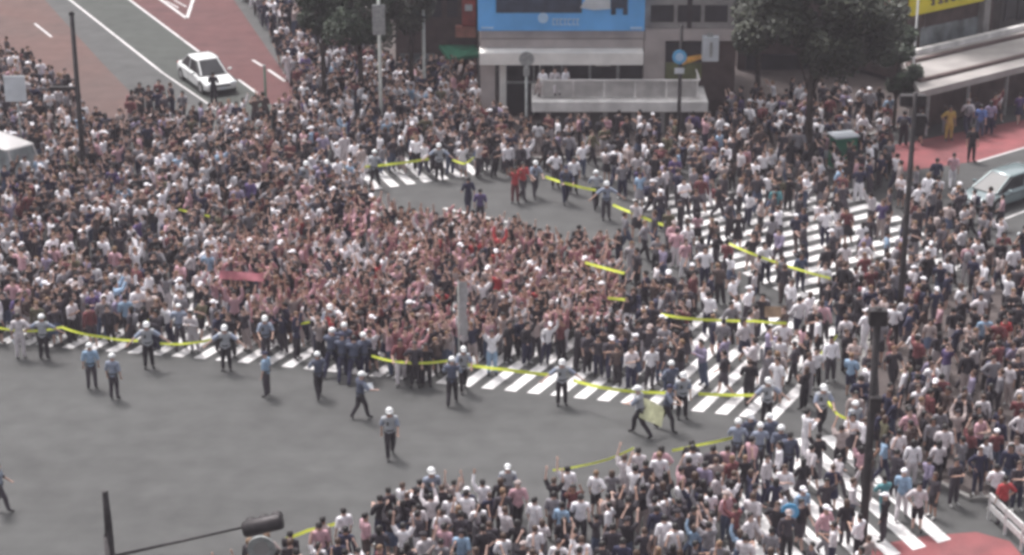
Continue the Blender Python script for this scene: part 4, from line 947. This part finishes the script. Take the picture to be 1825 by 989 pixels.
ZONES = [
 ('core', [(400, 500), (560, 430), (760, 402), (900, 412), (1010, 430), (1075, 480), (1110, 560), (1100, 640), (1000, 655), (870, 648), (750, 680), (600, 655), (440, 625), (380, 570)], .455, PAL_RED, POSE_RAISE),
 ('upper left', [(-80, 250), (0, 245), (60, 230), (150, 238), (230, 255), (340, 245), (430, 228), (520, 222), (600, 262), (650, 312), (630, 348), (690, 372), (780, 380), (800, 405), (560, 430), (400, 500), (380, 570), (440, 640), (330, 628), (-80, 612)], .53, PAL_MIX, POSE_CROWD),
 ('left edge', [(-80, 130), (20, 120), (90, 160), (140, 200), (150, 228), (60, 222), (-80, 250)], .62, PAL_MIX, POSE_WALK),
 ('lane', [(230, 200), (300, 196), (340, 222), (230, 240)], .8, PAL_DARK, POSE_WALK),
 ('top', [(425, -10), (480, 60), (515, 150), (530, 220), (600, 260), (650, 312), (830, 322), (940, 318), (945, 262), (850, 230), (849, 158), (700, 152), (640, 90), (480, -30)], .56, PAL_MIX, POSE_CROWD),
 ('mid back', [(940, 262), (1275, 262), (1300, 215), (1420, 190), (1600, 222), (1575, 270), (1590, 330), (1500, 375), (1180, 400), (1130, 372), (1065, 328), (940, 312)], .66, PAL_MIX, POSE_WALK),
 ('diagonal', [(1180, 402), (1500, 372), (1610, 405), (1740, 470), (1560, 540), (1280, 545), (1110, 560), (1080, 480), (1120, 430)], .92, PAL_MIX, POSE_WALK),
 ('road right', [(1590, 330), (1690, 385), (1780, 400), (1840, 480), (1900, 500), (1740, 475), (1610, 405)], .72, PAL_LIGHT, POSE_WALK),
 ('arcade', [(1600, 262), (1640, 250), (1900, 185), (1900, 205), (1780, 228), (1640, 262)], .85, PAL_DARK, POSE_WALK),
 ('front left part', [(1060, 560), (1240, 548), (1210, 705), (1100, 692), (1000, 655), (1100, 640)], .58, PAL_DARK, POSE_CROWD),
 ('front stripes', [(1240, 548), (1480, 540), (1500, 600), (1440, 730), (1330, 725), (1210, 705)], .82, PAL_LIGHT, POSE_WALK),
 ('corner', [(1480, 540), (1560, 540), (1740, 470), (1900, 490), (1900, 905), (1730, 915), (1620, 870), (1500, 780), (1455, 800), (1440, 730), (1500, 600)], .66, PAL_MIX, POSE_WALK),
 ('near crossing', [(1330, 850), (1400, 815), (1500, 780), (1620, 870), (1720, 915), (1640, 955), (1560, 985), (1530, 1110), (1330, 1110)], .77, PAL_LIGHT, POSE_WALK),
 ('bottom', [(400, 1090), (440, 1062), (520, 1022), (600, 998), (730, 938), (900, 922), (1080, 912), (1130, 885), (1230, 872), (1290, 862), (1330, 850), (1330, 1110), (400, 1110)], .56, PAL_LIGHT, POSE_CROWD),
]
for v_ in ((369, 150, 2.6), (1795, 352, 2.8), (1858, 436, 2.6), (8, 322, 2.5)):
    pass
keep_out = [(P(369, 150), 2.7), (P(1745, 362), 1.6), (P(1795, 352), 1.9), (P(1835, 340), 1.9), (P(1840, 440), 1.7), (P(1892, 430), 2.4), (P(8, 322), 2.1), (G(1500, 296), .9)]
boxes_out = [(xl-.3, xr+.3, YK-.25, YK+TD+.3)]
for q_ in ((152, 335), (1602, 575), (1537, 965), (1208, 268), (938, 262), (680, 235), (757, 190), (818, 655), (806, 600), (1450, 292), (42, 290), (1403, 985)):
    p = G(*q_); keep_out.append((p, .33))
cr = random.Random(5); CS = .45; grid = {}
def ok_spot(x, y, r_):
    k = int(math.ceil(r_/CS)); gx, gy = int(x//CS), int(y//CS)
    for i in range(gx-k, gx+k+1):
        for j in range(gy-k, gy+k+1):
            for (a_, b_, rr_) in grid.get((i, j), ()):
                if (a_-x)**2+(b_-y)**2 < ((r_+rr_)/2)**2: return False
    return True
def put(x, y, r_): grid.setdefault((int(x//CS), int(y//CS)), []).append((x, y, r_))
for (x, y) in occupied: put(x, y, .55)
people = []
corner = [P(-80, -30), P(1900, -30), P(1900, 1110), P(-80, 1110)]
ymin, ymax = corner[2].y, corner[0].y
zb = []
for zi, (nm, poly, r_, pal, pp) in enumerate(ZONES):
    g_ = [P(*q_) for q_ in poly]; area = abs(sum(g_[i].x*g_[(i+1) % len(g_)].y-g_[(i+1) % len(g_)].x*g_[i].y for i in range(len(g_))))/2
    x0, x1 = min(p.x for p in g_), max(p.x for p in g_); y0, y1 = min(p.y for p in g_), max(p.y for p in g_); cnt = 0
    tries = int((x1-x0)*(y1-y0)/(r_*r_)*9); gpoly = [(p.x, p.y) for p in g_]
    for k in range(tries):
        x, y = cr.uniform(x0, x1), cr.uniform(y0, y1)
        if not inpoly(x, y, gpoly): continue
        rl = r_*(1+.25*math.sin(x*.7+zi)*math.cos(y*.55))*cr.uniform(.92, 1.2)
        if not ok_spot(x, y, rl): continue
        px, py = PX((x, y, 0))
        if any(inpoly(px, py, q_) for q_ in NOGO): continue
        if any((p.x-x)**2+(p.y-y)**2 < rr_*rr_ for p, rr_ in keep_out): continue
        if any(a_ < x < b_ and c_ < y < d_ for a_, b_, c_, d_ in boxes_out): continue
        if px < -25 or px > 1850: continue
        put(x, y, rl); cnt += 1
        top = pick(pal, cr); bot = pick(BOTS, cr); female = cr.random() < .35
        if nm == 'core': face = cr.gauss(0, 60)
        elif nm in ('bottom',): face = 180+cr.gauss(0, 35)
        else: face = cr.uniform(0, 360) if pp is POSE_WALK else cr.gauss(10, 70)
        people.append(dict(x=x, y=y, z=gz(px, py), px=px, py=py, zone=nm, top=top, bot=bot, pose=pick(pp, cr), face=face, h=cr.gauss(1.61 if female else 1.73, .065), fem=female,
                           skin=cr.choice((0, 0, 0, 1, 1, 2)), hair=cr.choices(('black', 'brown', 'light brown'), (62, 30, 8))[0],
                           head=('long' if female and cr.random() < .75 else 'cap' if cr.random() < .08 else 'short'),
                           sleeve=cr.random() < .25, botk=('skirt' if female and cr.random() < .35 else 'shorts' if cr.random() < .14 else 'trousers'), capc=cr.choice(('white', 'white', 'black', 'beige'))))
people.sort(key=lambda d_: -d_['py'])
N_MAX = 300
seen = [d_ for d_ in people if d_['py']-88 < 985 and 5 < d_['px'] < 1820]
indiv = seen[:N_MAX-N_IND]; ids = {id(d_) for d_ in indiv}; mass = [d_ for d_ in people if id(d_) not in ids]
print('people', len(people), 'individual', len(indiv)+N_IND, 'mass', len(mass))
LM = [(520, 1000, 'beside the traffic signal'), (640, 985, 'at the bottom crowd tip'), (760, 970, 'below the lone walking officer'), (900, 975, 'under the white-capped officer'),
      (1020, 985, 'mid bottom crowd'), (1120, 930, 'below the struggling pair'), (1150, 1020, 'at the picture\'s bottom edge'), (1250, 950, 'below the lone black figure'),
      (1310, 900, 'under the police cluster'), (1400, 960, 'by the round blue sign'), (1480, 850, 'left of the thick pole'), (1480, 960, 'between blue sign and thick pole'), (1600, 900, 'near the teal figure'),
      (1590, 800, 'just right of the thick pole'), (1700, 860, 'above the corner red lane'), (1790, 880, 'near the guard rail'), (1690, 770, 'on the lower paved corner'), (1790, 760, 'at the corner\'s right edge'),
      (1740, 690, 'mid paved corner'), (1620, 700, 'on the upper paved corner')]
POSE_TXT = {'stand': 'arms down', 'walk': 'walking', 'cheer': 'both arms high', 'cheer_forward': 'hands raised forward', 'one_up': 'one arm up', 'phone': 'forearms forward', 'hip': 'hand on hip'}
lab_n = {}
for d_ in indiv:
    near = min(LM, key=lambda q_: (q_[0]-d_['px'])**2+((q_[1]-d_['py'])*1.3)**2)[2]
    ht = {'long': 'long %s hair' % d_['hair'], 'short': 'short %s hair' % d_['hair'], 'cap': '%s cap' % d_['capc']}[d_['head']]
    d_['key'] = ('%s %s' % (d_['top'], 'sweater' if d_['sleeve'] else 'tee'), '%s %s' % (d_['bot'], d_['botk']), ht, POSE_TXT[d_['pose']], near)
    lab_n.setdefault(d_['key'], []).append(d_)
for k_, g_ in lab_n.items():
    g_.sort(key=lambda d_: d_['px'])
    for i, d_ in enumerate(g_):
        a_, b_, c_, e_, f_ = k_
        pre = '' if len(g_) == 1 else ('leftmost ' if i == 0 else 'rightmost ' if i == len(g_)-1 else ('%s from left: ' % ('second', 'third', 'fourth', 'fifth', 'sixth')[min(i-1, 4)]))
        d_['label'] = '%s%s, %s, %s, %s' % (pre, a_, b_, c_, f_)
        d_['label2'] = '%s%s, %s, %s, %s' % (pre, a_, c_, e_, f_)
lc = {}
for d_ in indiv: lc.setdefault(d_['label'], []).append(d_)
for l_, g_ in lc.items():
    if len(g_) > 1:
        for d_ in g_: d_['label'] = d_['label2']
for d_ in indiv:
    o = person(d_['pose'], (d_['x'], d_['y'], d_['z']), R(d_['face']), d_['h'], CL[d_['top']], 'long' if d_['sleeve'] else 'tee', CL[d_['bot']], d_['botk'], d_['head'],
               CL[d_['capc']] if d_['head'] == 'cap' else HC[d_['hair']], SK[d_['skin']], SHOEW if cr.random() < .4 else SHOEM)
    tag(o, d_['label'], 'person', 'people in the crowd')

# the rest of the crowd: one mesh
PROTO = {}
for pn in ('stand', 'walk', 'cheer', 'cheer_forward', 'one_up', 'phone', 'hip'):
    bd = grow(pn, False, 1); fl = face_labels(bd)
    for hk in ('short', 'long', 'cap'):
        v_, f_ = hair_mesh(hk, bd['head'], 10, 5)
        for botk in ('trousers', 'shorts', 'skirt'):
            for sl_ in (False, True):
                reg = np.zeros(len(bd['faces']), dtype=np.int32)
                for i, l in enumerate(fl):
                    if l == 'T' or l == 'U' or (l == 'F' and sl_): reg[i] = 1
                    elif l == 'B': reg[i] = 2
                    elif l == 'C': reg[i] = 2 if botk == 'trousers' else 0
                    elif l == 'S': reg[i] = 3
                co = bd['co'].copy(); vr = np.array([l in 'TUB' or (l == 'F' and sl_) or (l == 'C' and botk == 'trousers') for l in bd['lab']])
                co[vr] += bd['no'][vr]*.030
                co_ = np.vstack([co, np.array(v_)]); fc = list(bd['faces'])+[tuple(i+len(co) for i in f) for f in f_]; rg = np.concatenate([reg, np.full(len(f_), 4)])
                if botk == 'skirt':
                    n_ = 10; sv_ = [(r1*math.cos(2*math.pi*k/n_), r1*.85*math.sin(2*math.pi*k/n_), z) for z, r1 in ((1.03, .15), (.8, .22), (.56, .27)) for k in range(n_)]
                    sf = [(j*n_+k+len(co_), j*n_+(k+1) % n_+len(co_), (j+1)*n_+(k+1) % n_+len(co_), (j+1)*n_+k+len(co_)) for j in range(2) for k in range(n_)]
                    co_ = np.vstack([co_, np.array(sv_)]); fc += sf; rg = np.concatenate([rg, np.full(len(sf), 2)])
                lt = np.array([len(f) for f in fc]); lv = np.array([i for f in fc for i in f])
                PROTO[(pn, hk, botk, sl_)] = (co_, lt, lv, rg)
SKC = [(.54, .36, .30), (.45, .28, .22), (.34, .20, .15)]; HCC = {'black': (.015, .012, .012), 'brown': (.07, .04, .028), 'light brown': (.20, .12, .07)}
VS, LT, LV, COLS = [], [], [], []; nvt = 0
for d_ in mass:
    co, lt, lv, rg = PROTO[(d_['pose'], d_['head'], d_['botk'], d_['sleeve'])]; s_ = d_['h']/1.76; a_ = R(d_['face']); ca, sa = math.cos(a_)*s_, math.sin(a_)*s_
    wx, wy = cr.uniform(.92, 1.2), cr.uniform(.94, 1.18); X = co[:, 0]*wx; Y_ = co[:, 1]*wy; lx, ly = cr.gauss(0, .055), cr.gauss(0, .055)
    if cr.random() < .12 and d_['pose'] in ('stand', 'walk', 'phone', 'hip'):
        bp_ = np.array([(x_, .135+y_, z_) for z_, w_ in ((1.02, .12), (1.10, .155), (1.34, .15), (1.43, .10)) for x_, y_ in ((-w_, -.03), (w_, -.03), (w_*.9, .15), (-w_*.9, .15))])
        bf_ = [(j*4+k, j*4+(k+1) % 4, (j+1)*4+(k+1) % 4, (j+1)*4+k) for j in range(3) for k in range(4)]+[(3, 2, 1, 0), (12, 13, 14, 15)]
        lv = np.concatenate([lv, np.array([i for f in bf_ for i in f])+len(co)]); lt = np.concatenate([lt, np.full(len(bf_), 4)]); rg = np.concatenate([rg, np.full(len(bf_), 5)]); co = np.vstack([co, bp_]); X = co[:, 0]*wx; Y_ = co[:, 1]*wy
    VS.append(np.stack([X*ca-Y_*sa+d_['x']+co[:, 2]*lx, X*sa+Y_*ca+d_['y']+co[:, 2]*ly, co[:, 2]*s_+d_['z']], 1)); LT.append(lt); LV.append(lv+nvt); nvt += len(co)
    j = cr.uniform(.75, 1.2); pc = lambda c: tuple(v*j for v in c)
    pal = np.array([SKC[d_['skin']], pc(PAL[d_['top']]), pc(PAL[d_['bot']]), (.03, .03, .03) if cr.random() < .6 else (.45, .45, .45), PAL[d_['capc']] if d_['head'] == 'cap' else HCC[d_['hair']], PAL[cr.choice(('black', 'black', 'navy', 'grey', 'dark red', 'beige'))]])
    COLS.append(pal[rg])
VS = np.concatenate(VS).astype(np.float32); LT = np.concatenate(LT); LV = np.concatenate(LV).astype(np.int32); COLS = np.concatenate(COLS)
me = bpy.data.meshes.new('crowd'); me.vertices.add(len(VS)); me.vertices.foreach_set('co', VS.ravel()); me.loops.add(len(LV)); me.loops.foreach_set('vertex_index', LV)
me.polygons.add(len(LT)); me.polygons.foreach_set('loop_start', np.concatenate([[0], np.cumsum(LT)[:-1]]).astype(np.int32)); me.update(calc_edges=True)
me.polygons.foreach_set('use_smooth', np.ones(len(LT), dtype=bool))
at = me.attributes.new('cloth_colour', 'FLOAT_COLOR', 'FACE'); at.data.foreach_set('color', np.hstack([COLS, np.ones((len(COLS), 1))]).astype(np.float32).ravel())
mm = bpy.data.materials.new('crowd_cloth'); mm.use_nodes = True; n = mm.node_tree; b = n.nodes['Principled BSDF']; an = n.nodes.new('ShaderNodeAttribute'); an.attribute_name = 'cloth_colour'
n.links.new(an.outputs['Color'], b.inputs['Base Color']); b.inputs['Roughness'].default_value = .85
me.materials.append(mm); o = bpy.data.objects.new('crowd', me); C.objects.link(o)
tag(o, 'dense crowd filling the plaza and crossings beyond the nearest people', 'crowd', kind='stuff')

# ------------------------------------------------------------------ yellow tapes held at hip height
def tape(pts, label, sag=.10, z=1.02, wd=.085):
    g_ = [P(x, y, z) for x, y in pts]; mb = MB(); path = []
    for a_, b_ in zip(g_, g_[1:]):
        n_ = max(3, int((b_-a_).length/.25))
        for k in range(n_):
            t = k/n_; p = a_.lerp(b_, t); p.z -= sag*4*t*(1-t)*min(1, (b_-a_).length/3); path.append(p)
    path.append(g_[-1]); n_ = len(path)
    for i, p in enumerate(path):
        d = (path[min(i+1, n_-1)]-path[max(i-1, 0)]).normalized(); tw = -.45+.25*math.sin(i*.55+len(pts)); u = (Vector((0, 0, 1))*math.cos(tw)+d.cross(Vector((0, 0, 1)))*math.sin(tw)); nn = d.cross(u)*.003
        mb.v += [tuple(p+u*wd/2+nn), tuple(p-u*wd/2+nn), tuple(p-u*wd/2-nn), tuple(p+u*wd/2-nn)]
    for i in range(n_-1):
        for k in range(4): mb.f.append((i*4+k, i*4+(k+1) % 4, (i+1)*4+(k+1) % 4, (i+1)*4+k))
    mb.f += [(0, 1, 2, 3), tuple(n_*4-4+i for i in (3, 2, 1, 0))]
    return tag(mb.build('barrier_tape', M['yellow_tape']), label, 'tape', 'yellow tapes round the crowd')
tape([(-20, 580), (55, 590), (110, 583), (180, 600), (246, 607)], 'long sagging yellow tape from the left edge to the first tape holding officers')
tape([(285, 612), (335, 612), (385, 602)], 'yellow tape between two officers at the left crosswalk stripes')
tape([(263, 571), (298, 568)], 'short bright yellow tape piece inside the left crowd', .02)
tape([(522, 580), (550, 574), (585, 572)], 'short yellow tape above the navy huddle', .02)
tape([(662, 634), (720, 646), (798, 643)], 'thin sagging yellow tape right of the navy huddle')
tape([(830, 650), (905, 659), (980, 668)], 'bright thick yellow tape left of the middle officer', .03, wd=.115)
tape([(1022, 678), (1070, 690), (1120, 697), (1195, 700)], 'yellow tape from the middle officer to the struggling pair', .04, wd=.105)
tape([(1245, 702), (1345, 704)], 'yellow tape just above the broad white stripes', .03, wd=.105)
tape([(650, 297), (700, 292), (764, 283)], 'far straight yellow tape over the back crossing', .03, wd=.115)
tape([(806, 285), (828, 292), (845, 280)], 'small sagging yellow tape right of the far officer', .05)
tape([(972, 315), (1010, 327), (1062, 339)], 'far slanting yellow tape above the open ring', .04, wd=.105)
tape([(1092, 365), (1130, 380), (1182, 401)], 'far yellow tape at the corner of the diagonal crossing', .04, wd=.105)
tape([(1043, 468), (1075, 477), (1113, 487)], 'bright yellow tape right of the red crowd', .02, 1.9, wd=.105)
tape([(1083, 531), (1114, 534)], 'shortest yellow tape below right of the red crowd', .02, 1.9, wd=.105)
tape([(1298, 433), (1340, 452), (1392, 470), (1480, 496)], 'long yellow tape lying over the diagonal crossing stripes', .03, 1.3)
tape([(1178, 560), (1230, 568), (1290, 571), (1345, 572), (1402, 576)], 'yellow tape stretched across the tops of the long stripes', .04, 1.6, wd=.1)
tape([(1198, 803), (1240, 794), (1306, 780)], 'yellow tape above the lone black figure', .03)
tape([(985, 838), (1036, 830), (1085, 818), (1130, 798)], 'faint thin yellow tape over the bottom crowd', .05, .9, .06)
tape([(505, 962), (550, 945), (600, 933)], 'yellow tape at the left tip of the bottom crowd', .03, wd=.1)
tape([(1476, 716), (1492, 738), (1508, 746), (1518, 734)], 'loose yellow tape end left of the thick pole', .03)
tape([(1462, 632), (1478, 614), (1492, 598)], 'pale yellow tape beyond the longest stripe', .02)
tape([(318, 373), (350, 380), (392, 389)], 'thin yellow tape inside the upper left crowd', .02, wd=.08)
# sheets held by the officers, a bag
def sheet_thing(name, px, py, z, size, rot, label, cat, m_):
    p = P(px, py, z); mb = MB(); nx, ny = 6, 4; w_, h_ = size
    for s_ in (0, 1):
        for j in range(ny+1):
            for i in range(nx+1): mb.v.append(((i/nx-.5)*w_, s_*.012+.03*math.sin(i*1.1+j*.7), (j/ny-.5)*h_))
    K_ = (nx+1)*(ny+1)
    for j in range(ny):
        for i in range(nx):
            a_ = j*(nx+1)+i; mb.f.append((a_, a_+1, a_+nx+2, a_+nx+1)); mb.f.append((K_+a_+nx+1, K_+a_+nx+2, K_+a_+1, K_+a_))
    o = mb.build(name, m_); o.location = p; o.rotation_euler = [R(v) for v in rot]; return tag(o, label, cat)
sheet_thing('paper_sheet', 657, 689, 1.1, (.34, .26), (-35, 0, 20), 'white sheet held by the helmeted officer on the open asphalt', 'sheet', M['white_board'])
sheet_thing('cloth_sheet', 1163, 735, .85, (.9, .75), (-45, 30, 10), 'crumpled pale yellow sheet pulled between the struggling pair', 'sheet', mat('pale_sheet', (.52, .52, .33), .7, .15, 4))
sheet_thing('white_bag', 30, 601, .8, (.5, .34), (-20, -35, 0), 'white bag or placard held low at the left edge of the crowd', 'bag', M['white_board'])
sheet_thing('cardboard_sign', 1378, 556, 1.7, (.62, .42), (-30, 0, 0), 'brown cardboard sheet held up at the top of the long stripes', 'sign', mat('cardboard', (.22, .15, .10), .9, .12, 5))
sheet_thing('flag', 430, 492, 1.9, (1.7, .32), (-30, 4, 0), 'faded pink flag spread over the left part of the red crowd', 'flag', mat('pink_flag', (.45, .16, .19), .8, .2, 3))
#sheet_thing('flag', 620, 250, 1.9, (1.5, .45), (-30, 3, 0), 'dark red flag spread over the upper crowd left of the far tape', 'flag', mat('red_flag', (.22, .04, .05), .8, .2, 3))
